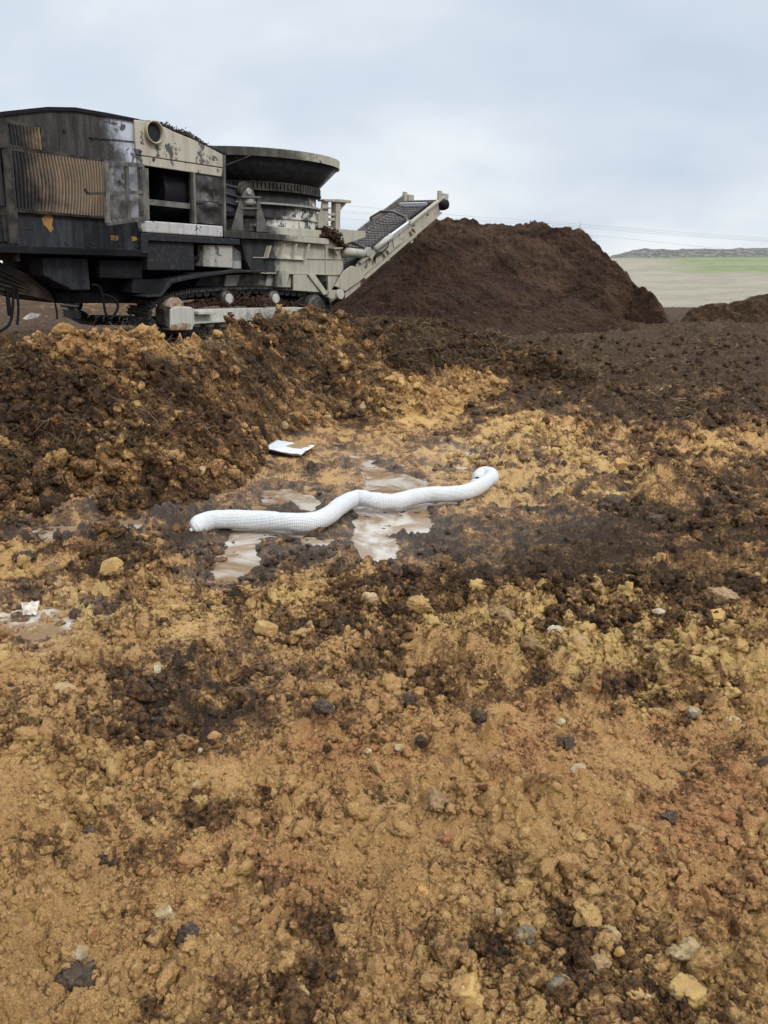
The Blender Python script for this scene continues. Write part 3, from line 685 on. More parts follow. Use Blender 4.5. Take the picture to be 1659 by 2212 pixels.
eng = MB(); q = U(c2(820, 900), .9); eng.box((q[0], .8, wbot), (q[0]+.9, 1.4, wbot+.95)); eng.box((q[0]+.2, .7, wbot+.95), (q[0]+.7, 1.3, wbot+1.15)); eng.tube([(q[0]+.1, .75, wbot+.9), (q[0]+.5, .62, wbot+1.2), (q[0]+.9, .75, wbot+.8)], .06)
part('engine_block', eng, M_black, bevel=.02)
rail(c2(815, 790), c2(855, 990), .05, .05, .3, M_doorframe, 'bracket'); 
rail(c2(600, 985), c2(1075, 1035), .085, .05, .03, M_doorframe, 'bay_rail'); rail(c2(575, 620), c2(590, 1175), .07, .06, .03, M_doorframe, 'bay_post')
rail(c2(1068, 665), c2(1078, 1215), .05, .06, .0, M_rail, 'bay_post'); rail(c2(1092, 670), c2(1108, 1218), .045, .05, -.02, M_doorframe, 'bay_post')
rail(c2(1412, 480), c2(1420, 1370), .045, .09, -.03, M_doorframe, 'corner_post')
# expanded metal
def lattice(TL, TR, BR, BL, n, m, wd, bul=0.0):
    """two families of zigzag strands filling a quad of 3D corners"""
    TL, TR, BR, BL = map(Vector, (TL, TR, BR, BL)); nrm = (TR-TL).cross(BL-TL).normalized()
    def P(a, q): return (TL*(1-a)+TR*a)*(1-q)+(BL*(1-a)+BR*a)*q+nrm*bul*math.sin(a*math.pi)*math.sin(q*math.pi)*mnoise.noise(Vector((a*3, q*4, 1)))*2
    mb = MB()
    for i in range(n+1):
        pts = []
        for j in range(m+1):
            a = (i+(.5 if j % 2 else 0)*(1 if True else 0))/n; pts.append(P(min(a, 1), j/m))
        mb_ = []
        for sgn in (1, -1):
            vs = []
            for j in range(m+1):
                a = min(max((i+sgn*(.5 if j % 2 else 0))/n, 0), 1); p = P(a, j/m); d = (TR-TL).normalized()*wd
                vs += [p-d*.5, p+d*.5]
            mb.add(vs, [(2*j, 2*j+1, 2*j+3, 2*j+2) for j in range(m)])
    return mb
part('mesh_panel', lattice(U3(c2(1100, 682), -.01), U3(c2(1396, 716), -.01), U3(c2(1410, 1238), -.01), U3(c2(1112, 1208), -.01), 17, 40, .022, .05), M_dmesh)
rail(c2(1100, 980), c2(1400, 1000), .04, .04, -.02, M_rail, 'bay_rail'); rail(c2(1305, 705), c2(1310, 1230), .03, .03, .01, M_rail, 'bay_post')
part('burnt_sheet', MB().prism([U(c2(*p), .5) for p in [(1180, 700), (1300, 720), (1300, 1000), (1260, 1060), (1180, 960)]], .5, .53), simple('ash white sheet', (.5, .5, .5), .8, (.2, .2, .2), 6))
part('burnt_sheet', MB().prism([U(c2(*p), .6) for p in [(1120, 1050), (1390, 1120), (1390, 1240), (1180, 1220)]], .6, .63), M_grey)
# open mesh door standing out from the side
hz = U((309, 420), -.03)[0]
def on_door(p, side_):
    v = -.06 if side_ else DV
    return U3(p, v)
hgt = lambda v: U((229, 352), v)[1]-U((233, 482), v)[1]
target_h = U((306, 357), -.06)[1]-U((312, 472), -.06)[1]
lo_, hi_ = -3.0, 0.0
for _ in range(40):
    DV = (lo_+hi_)/2
    if hgt(DV) > target_h*1.0: hi_ = DV
    else: lo_ = DV
dTL, dBL, dTR, dBR = U3((229, 352), DV), U3((233, 482), DV), U3((306.5, 357), -.06), U3((312, 472), -.06)
door = part('mesh_door', MB().bar(dTL, dTR, .05, .06).bar(dBL, dBR, .05, .06).bar(dTL, dBL, .06, .05, up=(0, 1, 0)).bar(dTR, dBR, .05, .05, up=(0, 1, 0)).bar(dTL.lerp(dTR, .53), dBL.lerp(dBR, .53), .05, .05, up=(0, 1, 0)).bar(dTL.lerp(dBL, .5), dTR.lerp(dBR, .5), .04, .05), M_doorframe)
part('door_mesh', lattice(dTL, dTR, dBR, dBL, 22, 44, .017, .06), M_mesh, door)
hb = dTL.lerp(dBL, .5); part('handle', MB().bar(hb, hb+Vector((-.30, .0, -.03)), .03, .03).bar(hb+Vector((-.30, 0, -.03)), hb+Vector((-.34, 0, .03)), .03, .03), M_rail, door)
# sill and deck
part('sill', MB().prism([U(c2(*p), -.09) for p in [(520, 1182), (1415, 1248), (1415, 1368), (900, 1335), (548, 1312), (530, 1270)]], -.09, .1), M_sill, bevel=.02)
part('deck_beam', MB().prism([U(c2(*p), -.12) for p in [(530, 1318), (1598, 1388), (1600, 1450), (605, 1402), (610, 1552), (535, 1540)]], -.12, .9), M_blacktex, bevel=.01)
part('frame_beam', MB().prism([U(p, -.10) for p in [(-60, 524), (0, 529), (320, 541), (320, 555), (0, 546), (-60, 542)]], -.10, WID), M_black, bevel=.01)
part('control_box', MB().prism([U(p, -.05) for p in [(319, 519.5), (419, 524), (420, 584), (319, 584)]], -.05, .8), M_blacktex, bevel=.015)
part('tank', MB().prism([U(p, -.05) for p in [(440, 529), (503, 530.5), (503, 579), (440, 576)]], -.05, .75), paint('half burnt grey paint', (.36, .35, .31), lo=-1, hi=3, bias=.0, vgrad=.18), bevel=.015)
part('gusset_plate', MB().prism([U(p, .1) for p in [(503, 533), (520, 545), (521, 580), (503, 580)]], .1, .8), M_grey)
part('battery_box', MB().prism([U(p, .1) for p in [(215, 560), (310, 564), (308, 603), (216, 601)]], .1, .7), M_black, bevel=.02)
part('belly_box', MB().prism([U(p, .15) for p in [(92, 556), (190, 558), (196, 627), (157, 627), (94, 595)]], .15, .9), M_lower, bevel=.02)
ch = MB(); ch.prism([U(p, .75) for p in [(90, 545), (740, 580), (700, 640), (560, 640), (330, 652), (285, 655), (122, 655), (108, 640)]], .75, 2.0); ch.prism([U(p, .62) for p in [(200, 590), (430, 560), (560, 570), (560, 630), (330, 640), (285, 650), (200, 650)]], .62, .8)
part('chassis', ch, M_black)
part('chassis_plate', MB().prism([U(p, .5) for p in [(122, 632), (280, 632), (279, 655), (124, 655)]], .5, .62), M_black, bevel=.02)
# sloping conveyor trough under the left end
inf = MB(); inf.prism([U(p, .5) for p in [(-300, 480), (-60, 545), (0, 566), (60, 592), (108, 632), (118, 652), (70, 640), (0, 636), (-300, 620)]], .5, 1.9)
for k in range(5): inf.bar(U3((-40, 560+k*14), .47), U3((100, 634+k*2.5), .47), .03, .03)
part('infeed_trough', inf, simple('brown sooty steel', (.022, .017, .013), .7, (.06, .042, .028), 5, .3))
wf = U((150, 548), 0)[1]; wf2 = U((480, 524), 0)[1]
part('floor_plate', MB().box((u0-1.6, .06, wf-.03), (1.3, WID, wf+.04)), M_black); part('floor_plate', MB().box((.9, .1, wf2-.30), (3.0, WID, wf2-.02)), M_black)
# hoses
def hose(pts, r=.018, name='hose', m_=None):
    P = [Vector(p) for p in pts]; out = []
    for i in range(len(P)-1):
        p0, p1, p2, p3 = P[max(i-1, 0)], P[i], P[i+1], P[min(i+2, len(P)-1)]
        for k in range(6):
            t_ = k/6; out.append(.5*((2*p1)+(-p0+p2)*t_+(2*p0-5*p1+4*p2-p3)*t_*t_+(-p0+3*p1-3*p2+p3)*t_**3))
    out.append(P[-1]); return part(name, MB().tube(out, r, 6), m_ or M_black, smooth=True)
hose([U3(c5(*p), .45) for p in [(60, 520), (70, 600), (80, 700), (88, 770)]], .03)
hose([U3(c5(*p), .4) for p in [(122, 505), (118, 640), (108, 760), (80, 850), (0, 910)]], .02)
hose([U3(c5(*p), .42) for p in [(155, 520), (162, 640), (165, 740), (155, 850)]], .018)
hose([U3(c5(*p), .3) for p in [(495, 655), (510, 720), (515, 800)]], .014)
hose([U3(c5(*p), .2) for p in [(820, 490), (890, 505), (925, 600), (950, 740), (990, 797), (1035, 750), (1062, 680), (1020, 610), (930, 575)]], .02)
hose([U3(c5(*p), .25) for p in [(1150, 690), (1180, 780), (1230, 850)]], .012)

# --- tub
def find_u(px, v, w):
    a, b_ = -5, 15
    for _ in range(50):
        m_ = (a+b_)/2
        if Pj(m_, v, w)[0] < px: a = m_
        else: b_ = m_
    return a
VC = 1.35
wrt = U((560, 415), VC-1.2)[1]                         # height of the drum top at its near side
uc = find_u(553, VC, wrt)
def rad_for(px, w):
    best = None
    for r in np.arange(.6, 2.6, .01):
        mx = max(Pj(uc+r*math.cos(a), VC+r*math.sin(a), w)[0] for a in np.linspace(-1.6, 1.6, 60))
        if mx >= px: return r
    return 2.6
Rd = rad_for(684, wrt); Vn = VC-Rd
def W(py, px=600, v=None): return U((px, py), Vn if v is None else v)[1]
wd0, wd1 = W(498, 640), W(413, 640)
drum = part('drum', MB().lathe([(Rd, wd0-.1), (Rd, W(440, 640)), (Rd-.015, W(438, 640)), (Rd-.015, wd1), (Rd-.1, wd1+.03)], (uc, VC, 0), 96), M_drum, smooth=True)
part('flange_ring', MB().lathe([(Rd, W(443, 640)-.035), (Rd+.09, W(443, 640)-.03), (Rd+.09, W(443, 640)), (Rd, W(443, 640)+.01)], (uc, VC, 0), 96), M_grey)
part('flange_ring', MB().lathe([(Rd+.0, W(471, 640)-.035), (Rd+.03, W(471, 640)-.03), (Rd+.03, W(471, 640)), (Rd, W(471, 640)+.01)], (uc, VC, 0), 96), M_drum)
wc = wd1+.03
chain = MB(); Rc = Rd+.09
chain.lathe([(Rc-.09, wc-.06), (Rc-.09, wc+.12)], (uc, VC, 0), 64)
chain.lathe([(Rc-.14, wc-.07), (Rc, wc-.07), (Rc, wc-.04), (Rc-.14, wc-.04)], (uc, VC, 0), 96)
chain.lathe([(Rc-.14, wc+.07), (Rc-.02, wc+.07), (Rc-.02, wc+.09), (Rc-.14, wc+.09)], (uc, VC, 0), 96)
for k in range(110):
    a = 2*math.pi*k/110; p = Vector((uc+(Rc-.03)*math.cos(a), VC+(Rc-.03)*math.sin(a), wc)); d = Vector((-math.sin(a), math.cos(a), 0))
    chain.bar(p-Vector((0, 0, .045)), p+Vector((0, 0, .075)), .035, .05, up=d)
part('drive_chain_ring', chain, M_rail)
# flared tub on top
wb2 = wc+.10; Rb = Rd+.02
wt2 = None
for w in np.arange(wb2+.3, wb2+2.0, .01):
    Rt = rad_for(731.5, w); pts_ = [Pj(uc+Rt*math.cos(a), VC+Rt*math.sin(a), w) for a in np.linspace(-2.6, -.6, 80)]
    yy = min(pts_, key=lambda q: abs(q[0]-600))[1]
    if yy < 322: wt2 = w; break
wt2 = wt2 or wb2+.9
lip = .135
tub = part('tub', MB().lathe([(Rb, wb2-.03), (Rt, wt2-lip), (Rt-.04, wt2-lip+.02), (Rb-.05, wb2+.02)], (uc, VC, 0), 128), M_tubun, smooth=False)
for p_ in tub.data.polygons: p_.use_smooth = True
part('rim', MB().lathe([(Rt-.03, wt2-lip), (Rt+.02, wt2-lip-.01), (Rt+.02, wt2), (Rt-.05, wt2), (Rt-.05, wt2-lip)], (uc, VC, 0), 128), paint('rim paint', CREAM, soot=(.05, .048, .042), lo=1.5, hi=5.2, bias=.15, flake=.60), tub)
part('cable', MB().tube([U3(c3(125, 435), -.1), U3(c3(350, 350), -.15), U3(c3(505, 280), -.2)], .008, 5), M_rail)
# roller bracket in front of the drum
vb = Vn-.14
br = MB()
for P in ([(298, 825), (322, 825), (326, 1222), (185, 1215)], [(490, 820), (515, 850), (632, 1242), (488, 1236)]): br.prism([U(c3(*p), vb) for p in P], vb-.03, vb)
br.prism([U(c3(*p), vb) for p in [(285, 808), (508, 812), (508, 832), (285, 828)]], vb-.1, vb+.06)
br.prism([U(c3(*p), vb) for p in [(320, 808), (345, 742), (375, 722), (430, 722), (450, 742), (475, 810)]], vb-.02, vb+.0)
br.prism([U(c3(*p), vb) for p in [(300, 940), (515, 945), (515, 968), (300, 965)]], vb-.05, vb+.02)
bk = part('roller_bracket', br, simple('sooty grey bracket', (.055, .052, .048), .6, (.11, .105, .095), 4, .3), bevel=.008)
q = U(c3(398, 748), vb); part('roller', MB().lathe([(.001, .03), (.16, .03), (.165, .12), (.001, .12)], (q[0], vb, q[1]), 32, 'y'), M_rail, bk)
q = U(c3(395, 750), vb); part('bolt', MB().lathe([(.001, -.04), (.05, -.04), (.06, -.02)], (q[0], vb, q[1]), 16, 'y'), M_grey, bk)
q = U3(c3(402, 868), vb); part('spring', MB().lathe([(.11, -.06), (.13, -.03), (.13, .03), (.11, .06)], (q.x, vb+.04, q.z), 20, cap=True), M_grey, bk)
q = U3(c3(405, 965), vb); part('bearing_block', MB().box((q.x-.19, vb-.02, q.z-.12), (q.x+.19, vb+.12, q.z+.12)), M_rail, bk, bevel=.03)
part('bearing_block', MB().prism([U(c3(*p), vb) for p in [(370, 1010), (430, 1010), (425, 1045), (400, 1048)]], vb, vb+.08), M_grey, bk)
part('base_box', MB().prism([U(c3(*p), vb+.06) for p in [(330, 1150), (486, 1160), (486, 1230), (330, 1222)]], vb+.06, vb+.1), M_rail)
sl = MB()
for k in range(3):
    y0 = 660+k*105; sl.prism([U(c3(*p), .12-k*.0) for p in [(105, y0), (262, y0+42), (245, y0+140), (105, y0+100)]], .12+k*.004, .16+k*.004)
    sl.bar(U3(c3(105, y0), .10), U3(c3(262, y0+42), .10), .05, .03)
part('slatted_guard', sl, simple('dark blue steel', (.030, .034, .042), .6, (.05, .055, .062), 4))
# platform round the drum
part('platform', MB().prism([U(c3(*p), -.1) for p in [(110, 1218), (640, 1250), (1370, 1318), (1372, 1388), (660, 1325), (300, 1312), (110, 1300)]], -.1, WID+.05), paint('sooty platform paint', CREAM, soot=(.03, .03, .028), lo=1.8, hi=4.5, bias=.05, flake=.7), bevel=.01)
part('tub_base', MB().prism([U(c3(*p), .05) for p in [(610, 1160), (1130, 1205), (1280, 1218), (1280, 1308), (640, 1258)]], .05, WID-.1), M_cream, bevel=.015)
# cream chassis below it
cs = MB(); cs.prism([U(p, .02) for p in [(520, 512), (741, 518), (741.5, 582), (721, 620), (710, 633), (708, 593.5), (545, 589), (530, 560)]], .02, .75)
part('chassis_side', cs, M_cream)
part('side_plate', MB().prism([U(p, .0) for p in [(634, 593), (664, 593), (694, 631), (634, 627)]], .0, .03), M_cream)
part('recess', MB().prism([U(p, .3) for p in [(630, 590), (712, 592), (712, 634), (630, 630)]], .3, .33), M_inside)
part('brace', MB().prism([U(p, -.04) for p in [(665, 592.5), (681, 593), (709, 634), (700, 638)]], -.04, .06), M_cream, bevel=.01)
for P in ([(650, 1400), (610, 1550)], [(818, 1385), (765, 1557)], [(962, 1378), (920, 1566), ], [(1114, 1378), (1070, 1576)]):
    a, b_ = U3(c3(*P[0]), -.05), U3(c3(*P[1]), -.05)
    part('rib', MB().prism([(a.x, a.z), (a.x+.035, a.z), (b_.x+.03, b_.z), (b_.x, b_.z)], -.08, .02), M_creamr)
for P in ([(640, 1440), (770, 1445), (760, 1555), (612, 1548)], [(812, 1440), (925, 1450), (915, 1562), (770, 1556)], [(960, 1448), (1085, 1455), (1070, 1572), (922, 1565)]):
    a = [U(c3(*p), -.02) for p in P]; mb = MB(); v4 = [(a[0][0], .10, a[0][1]), (a[1][0], .10, a[1][1]), (a[2][0], -.04, a[2][1]), (a[3][0], -.04, a[3][1])]
    part('hopper_plate', mb.add(v4+[(x, y+.03, z) for x, y, z in v4], [(0, 1, 2, 3), (7, 6, 5, 4), (0, 4, 5, 1), (1, 5, 6, 2), (2, 6, 7, 3), (3, 7, 4, 0)]), M_cream)
for y_ in ((450, 1532, 1545, 1560), (420, 1390, 1540, 1403)):
    pass
part('seam', MB().bar(U3((546, 556), .01), U3((741, 560), .01), .02, .015), M_creamr); part('seam', MB().bar(U3((703, 533), .01), U3((703, 594), .01), .015, .02, up=(0, 1, 0)), M_creamr); part('seam', MB().bar(U3((545, 589), .01), U3((741, 593.5), .01), .03, .02), M_creamr)
part('bracket', MB().prism([U(c3(*p), -.1) for p in [(1430, 1430), (1520, 1425), (1472, 1525)]], -.1, -.06).prism([U(c3(*p), -.14) for p in [(1425, 1425), (1525, 1420), (1525, 1435), (1425, 1440)]], -.16, .04), M_creamr)
part('rear_block', MB().prism([U(c4(*p), -.05) for p in [(240, 1215), (325, 1205), (400, 1250), (385, 1280), (260, 1310), (232, 1290)]], -.05, .3), M_creamr, bevel=.015)
q = U(c4(338, 1250), -.05); part('pivot_disc', MB().lathe([(.001, -.07), (.10, -.07), (.11, -.05), (.11, 0)], (q[0], -.05, q[1]), 28, 'y'), M_beam)
part('leg_plate', MB().prism([U(c6(*p), -.06) for p in [(1040, 206), (1135, 210), (1105, 346), (1010, 346)]], -.06, .0), M_cream, bevel=.01)
part('leg_plate', MB().prism([U(c6(*p), .1) for p in [(950, 232), (1025, 236), (1000, 345), (930, 342)]], .1, .14), M_grey)
part('leg_plate', MB().prism([U(c6(*p), .08) for p in [(1165, 238), (1140, 345), (1105, 345), (1135, 236)]], .08, .12), M_cream)
part('leg_plate', MB().prism([U(c6(*p), .1) for p in [(605, 245), (720, 240), (690, 335), (590, 336)]], .1, .14), M_grey)
part('mesh_panel', lattice(U3(c6(712, 238), .15), U3(c6(935, 236), .15), U3(c6(925, 332), .15), U3(c6(705, 335), .15), 16, 16, .014), M_mesh)
part('mesh_panel', lattice(U3(c6(400, 262), .15), U3(c6(600, 250), .15), U3(c6(590, 335), .15), U3(c6(345, 335), .15), 16, 14, .012), M_dmesh)
# fender over the track
fd = MB(); top_ = [c6(-60, 415), c6(55, 405), c6(135, 285), c6(270, 255), c6(400, 232), c6(680, 200), c6(905, 204), c6(945, 210)]
bot_ = [c6(945, 225), c6(905, 222), c6(680, 225), c6(410, 262), c6(285, 285), c6(155, 315), c6(70, 425), c6(-60, 430)]
fd.prism([U(p, -.18) for p in top_+bot_], -.18, .62); part('track_fender', fd, M_blacktex, bevel=.01)
part('fender_box', MB().prism([U(c5(*p), .1) for p in [(1200, 440), (1500, 440), (1420, 575), (1180, 560)]], .1, .6), M_black)
# --- tracks
wbt = U(c6(600, 700), -.1)[1]
def track(v0, v1):
    tr = empty('track_assembly'); tr.parent = GR
    return tr
path_px = [(-5, 640), (-15, 560), (20, 480), (90, 445), (170, 420), (320, 390), (480, 378), (620, 366), (800, 360), (950, 362), (1100, 372), (1250, 385), (1380, 400), (1440, 430), (1480, 500), (1465, 590), (1420, 660), (1200, 685), (700, 700), (100, 700)]
path = [Vector(U(c6(*p), .0)) for p in path_px]
def resample(P, step):
    P = P+[P[0]]; out = []; acc = 0; 
    for a, b_ in zip(P[:-1], P[1:]):
        L_ = (b_-a).length; t_ = acc
        while t_ < L_: out.append((a.lerp(b_, t_/L_), (b_-a).normalized())); t_ += step
        acc = t_-L_
    return out
def add_track(dv, near):
    shoes = MB(); links = MB()
    for p, d in resample(path, .172):
        n_ = Vector((-d.y, d.x)); 
        a = p-d*.08; b_ = p+d*.08
        poly = [a, b_, b_+n_*.03, a+n_*.03]; shoes.prism([(q.x, q.y) for q in poly], .02+dv, .60+dv)
        for o_ in (-.06, 0, .06):
            g_ = p+d*o_; shoes.prism([(q.x, q.y) for q in [g_-d*.01, g_+d*.01, g_+d*.008+n_*.065, g_-d*.008+n_*.065]], .02+dv, .60+dv)
        lk = [a-n_*.10, b_-n_*.10, b_-n_*.005, a-n_*.005]; links.prism([(q.x, q.y) for q in [a-n_*.09+d*.03, b_-n_*.09-d*.03, b_-n_*.03, b_-n_*.005, a-n_*.005, a-n_*.03]], .12+dv, .16+dv)
        links.prism([(q.x, q.y) for q in lk], .40+dv, .44+dv); 
        links.tube([(p.x, .10+dv, p.y-.0), (p.x, .18+dv, p.y)], .02, 6)
    tr = part('crawler_track', shoes, M_steel); part('track_chain', links, M_steel, tr)
    return tr
add_track(0, True)
# far track: find its offset from the photograph (near edge at x=173, level with the near track's left end)
pe = path[1]; lo_, hi_ = .5, 5
for _ in range(40):
    m_ = (lo_+hi_)/2
    if Pj(pe.x, m_+.02, pe.y)[0] > 175: lo_ = m_
    else: hi_ = m_
FV = lo_
add_track(FV, False)
# track frame beam
bm_ = MB(); bm_.prism([U(c6(*p), -.12) for p in [(330, 528), (1190, 510), (1330, 520), (1300, 575), (1100, 590), (850, 622), (335, 650)]], -.12, .10)
beam = part('track_frame', bm_, M_beam, bevel=.015)
eb = MB(); eb.prism([U(c6(*p), -.16) for p in [(140, 528), (200, 505), (315, 508), (333, 528), (335, 655), (325, 700), (150, 705), (140, 690)]], -.16, .12)
part('end_block', eb, M_beam, beam, bevel=.02)
part('rust_plate', MB().prism([U(c6(*p), -.168) for p in [(145, 655), (230, 640), (305, 645), (318, 665), (290, 698), (150, 702)]], -.168, -.161), M_rust, beam)
idl = U3(c6(175, 500), .0); part('idler_wheel', MB().lathe([(.001, -.15), (.16, -.15), (.20, -.10), (.20, .12), (.001, .12)], (idl.x, .1, idl.z-.05), 28, 'y'), M_rust, beam)
part('end_cap', MB().prism([U(c6(*p), -.14) for p in [(92, 520), (112, 500), (150, 510), (148, 690), (120, 685), (95, 660)]], -.14, .12), M_rail, beam, bevel=.02)
part('step', MB().prism([U(c6(*p), -.28) for p in [(375, 545), (520, 543), (518, 570), (378, 573)]], -.28, -.12), M_beam, beam, bevel=.01)
for P in ([(612, 549), (656, 549), (656, 584), (612, 584)], [(1003, 537), (1040, 537), (1040, 570), (1003, 570)]):
    part('opening_shade', MB().prism([U(c6(*p), -.124) for p in P], -.124, -.121), M_inside, beam)  # near-black plate on the beam face, painting the shade inside an opening
    a = [U3(c6(*p), -.125) for p in P]; f_ = MB()
    for i in range(4): f_.bar(a[i], a[(i+1) % 4], .012, .012, up=(0, 1, 0))
    part('opening_frame', f_, M_beam, beam)
part('band', MB().prism([U(c6(*p), -.17) for p in [(326, 520), (336, 522), (340, 660), (330, 662)]], -.17, .1), M_beam, beam)
part('flange', MB().prism([U(c6(*p), -.17) for p in [(338, 632), (850, 606), (852, 618), (340, 648)]], -.17, -.12), M_beam, beam)
for x_ in (340, 455, 560, 670, 780):
    part('track_pad', MB().prism([U(c6(*p), .0) for p in [(x_, 652), (x_+46, 650), (x_+48, 672), (x_+2, 676)]], .0, .1), M_beam, beam)
for c_ in ((604, 440), (992, 437)):
    q = U(c6(*c_), .0); rl = part('carrier_roller', MB().lathe([(.001, -.08), (.11, -.08), (.15, -.04), (.15, .15), (.001, .15)], (q[0], -.0, q[1]), 28, 'y'), M_steel)
    part('hub', MB().lathe([(.001, -.10), (.08, -.10), (.095, -.08)], (q[0], -.0, q[1]), 20, 'y'), M_beam, rl)
q = U(c6(1345, 500), -.05); dr = part('drive_sprocket', MB().lathe([(.001, -.06), (.18, -.06), (.23, .0), (.23, .2), (.27, .22), (.27, .28)], (q[0], -.05, q[1]), 28, 'y'), M_steel)
part('hub', MB().lathe([(.001, -.14), (.13, -.14), (.17, -.06)], (q[0]+.05, .0, q[1]), 24, 'y'), M_steel, dr)
# --- bracket tower at the right of the drum
vt = .25
tw = MB(); tw.prism([U(c3(*p), vt) for p in [(1285, 960), (1300, 850), (1362, 852), (1366, 1222), (1242, 1206), (1240, 1020)]], vt, vt+.05)
part('tower_plate', tw, M_creamr, bevel=.01)
tw = MB(); tw.prism([U(c3(*p), vt) for p in [(1445, 845), (1500, 848), (1498, 1000), (1492, 1260), (1450, 1290), (1440, 1190)]], vt-.02, vt+.12)
tw.prism([U(c3(*p), vt) for p in [(1290, 842), (1470, 842), (1610, 856), (1608, 890), (1480, 880), (1290, 868)]], vt-.06, vt+.14)
tw.prism([U(c3(*p), vt) for p in [(1500, 882), (1590, 890), (1500, 1005)]], vt+.03, vt+.06)
tw.prism([U(c3(*p), vt) for p in [(1368, 1010), (1445, 1010), (1445, 1040), (1368, 1040)]], vt, vt+.1); tw.prism([U(c3(*p), vt) for p in [(1372, 1068), (1445, 1066), (1445, 1105), (1372, 1100)]], vt, vt+.1); tw.prism([U(c3(*p), vt) for p in [(1368, 1180), (1445, 1192), (1445, 1235), (1368, 1220)]], vt+.01, vt+.1)
tw.prism([U(c3(*p), vt) for p in [(1340, 935), (1372, 940), (1372, 960), (1285, 955)]], vt-.05, vt)
part('tower_frame', tw, M_creamr, bevel=.008)
part('chute_plate', MB().prism([U(c4(*p), .1) for p in [(335, 545), (420, 552), (630, 575), (632, 640), (385, 720), (335, 705), (330, 600)]], .1, .15), M_creamr, bevel=.01)
# --- discharge conveyor
VN = .0
rt, rbm = [(1478, 190), (1000, 540), (820, 675), (600, 850), (530, 930)], [(590, 1085), (820, 925), (1000, 790), (1170, 640), (1440, 375), (1485, 320)]
near = MB().prism([U(c4(*p), VN) for p in [(1478, 192), (1484, 318), (1440, 352), (1170, 592), (1000, 720), (820, 880), (600, 1062), (530, 960), (545, 925), (620, 860), (860, 680), (1040, 545), (1240, 385)]], VN, VN+.05)
conv = part('conveyor', near, M_creamr, bevel=.01)
a0, a1 = U3(c4(600, 1062), VN), U3(c4(1440, 352), VN)
part('lower_chord', MB().bar(U3(c4(600, 1085), VN), U3(c4(1430, 372), VN), .14, .035), M_creamr, conv)
part('top_flange', MB().bar(U3(c4(560, 915), VN-.02), U3(c4(1475, 200), VN-.02), .10, .04), M_creamr, conv)
# belt frame: direction along the conveyor
d_ = (U3(c4(1390, 240), VN+.1)-U3(c4(560, 870), VN+.1)); dU = d_.normalized(); head = U3(c4(1395, 236), VN+.12)
farv = None
for v in np.arange(.6, 2.6, .01):
    if Pj(head.x, v, head.z)[0] < c4(1075, 0)[0]: farv = v; break
farv = farv or 1.6
BW = farv
tail = head-dU*(d_.length+2.2); nrm = Vector((0, 1, 0)).cross(dU).normalized()
if nrm.z < 0: nrm = -nrm
def CB(s_, v, h=0.0): p = head-dU*s_+nrm*h; return Vector((p.x, v, p.z))       # s_ metres down from the head
Lc = (head-tail).length
sec = [(.10, .05), (.28, .0), (BW-.28, .0), (BW-.06, .05)]      # troughed belt section (v, rise)
nb_ = 60; V_ = []; 
for i in range(nb_+1):
    for v, h in sec: V_.append(CB(Lc*i/nb_, v, h*min(1, i/8)))
for i in range(9):        # wrap round the head roller
    pass
belt = part('belt', MB().add(V_, [(i*4+k, i*4+k+1, i*4+k+5, i*4+k+4) for i in range(nb_) for k in range(3)]).tube([CB(0, .10, -.12), CB(0, BW-.1, -.12)], .12, 20), M_belt, conv)
cl = MB(); s_ = .05
while s_ < Lc-.1:
    pts_ = []; nz_ = 16; 
    for k in range(nz_+1):
        v = .11+(BW-.20)*k/nz_; h = .05*max(0, (.28-v)/.18, (v-(BW-.28))/.2)*min(1, s_/Lc*60/8)+.014
        pts_.append(CB(s_+(.05 if k % 2 else -.0), v, h))
    vs = []
    for p in pts_: vs += [p-nrm*.014-dU*.022, p+nrm*.012-dU*.008, p+nrm*.012+dU*.008, p-nrm*.014+dU*.022]
    cl.add(vs, [(4*i+k, 4*i+k+1, 4*i+k+5, 4*i+k+4) for i in range(nz_) for k in range(3)]); s_ += .125
part('chevron_cleat', cl, M_rubber, conv)['label'] = 'black raised chevron ribs of the belt'
sk = MB(); p0, p1 = CB(.3, .07, .07), CB(Lc, .07, .07); q0, q1 = CB(.3, .07, -.28), CB(Lc, .07, -.28)
sk.prism([(p0.x, p0.z), (p1.x, p1.z), (q1.x, q1.z), (q0.x, q0.z)], .06, .09); part('skirt_board', sk, M_black, conv)
# far rail
fr = MB()
fr.prism([(p.x, p.z) for p in (CB(-.05, 0, .16), CB(-.05, 0, -.18), CB(Lc*.9, 0, -.2), CB(Lc*.9, 0, .06))], BW, BW+.05); part('far_rail', fr, M_doorframe, conv)
part('white_band', MB().bar(CB(.42, .12, .035), CB(.42, BW-.1, .035), .15, .02, up=dU), M_white, conv)
for vv in (-.02, BW):
    part('head_bearing', MB().box((head.x+.1, vv, head.z-.02), (head.x+.32, vv+.10, head.z+.16)).box((head.x-.12, vv-.02, head.z-.02), (head.x+.0, vv+.05, head.z+.20)), M_creamr, conv, bevel=.01)
q = U3(c4(1470, 286), VN-.05); part('head_motor', MB().lathe([(.001, -.16), (.10, -.14), (.13, -.05), (.13, .05)], (q.x, VN-.02, q.z), 24, 'y'), M_black, conv, smooth=True)
def hoop(s_, h, r=.045):
    pts_ = [CB(s_+.05, BW+.05, .02), CB(s_+.05, BW+.02, h*.6), CB(s_-.0, BW-.28, h), CB(s_, .38, h), CB(s_, .06, h*.55), CB(s_, .02, .06)]
    f_ = MB()
    for a, b_ in zip(pts_[:-1], pts_[1:]): f_.bar(a, b_, .05, .05, up=dU)
    part('hoop', f_, M_doorframe, conv)
def s_of(p, v):
    q = U3(p, v); return (head-q).dot(dU)
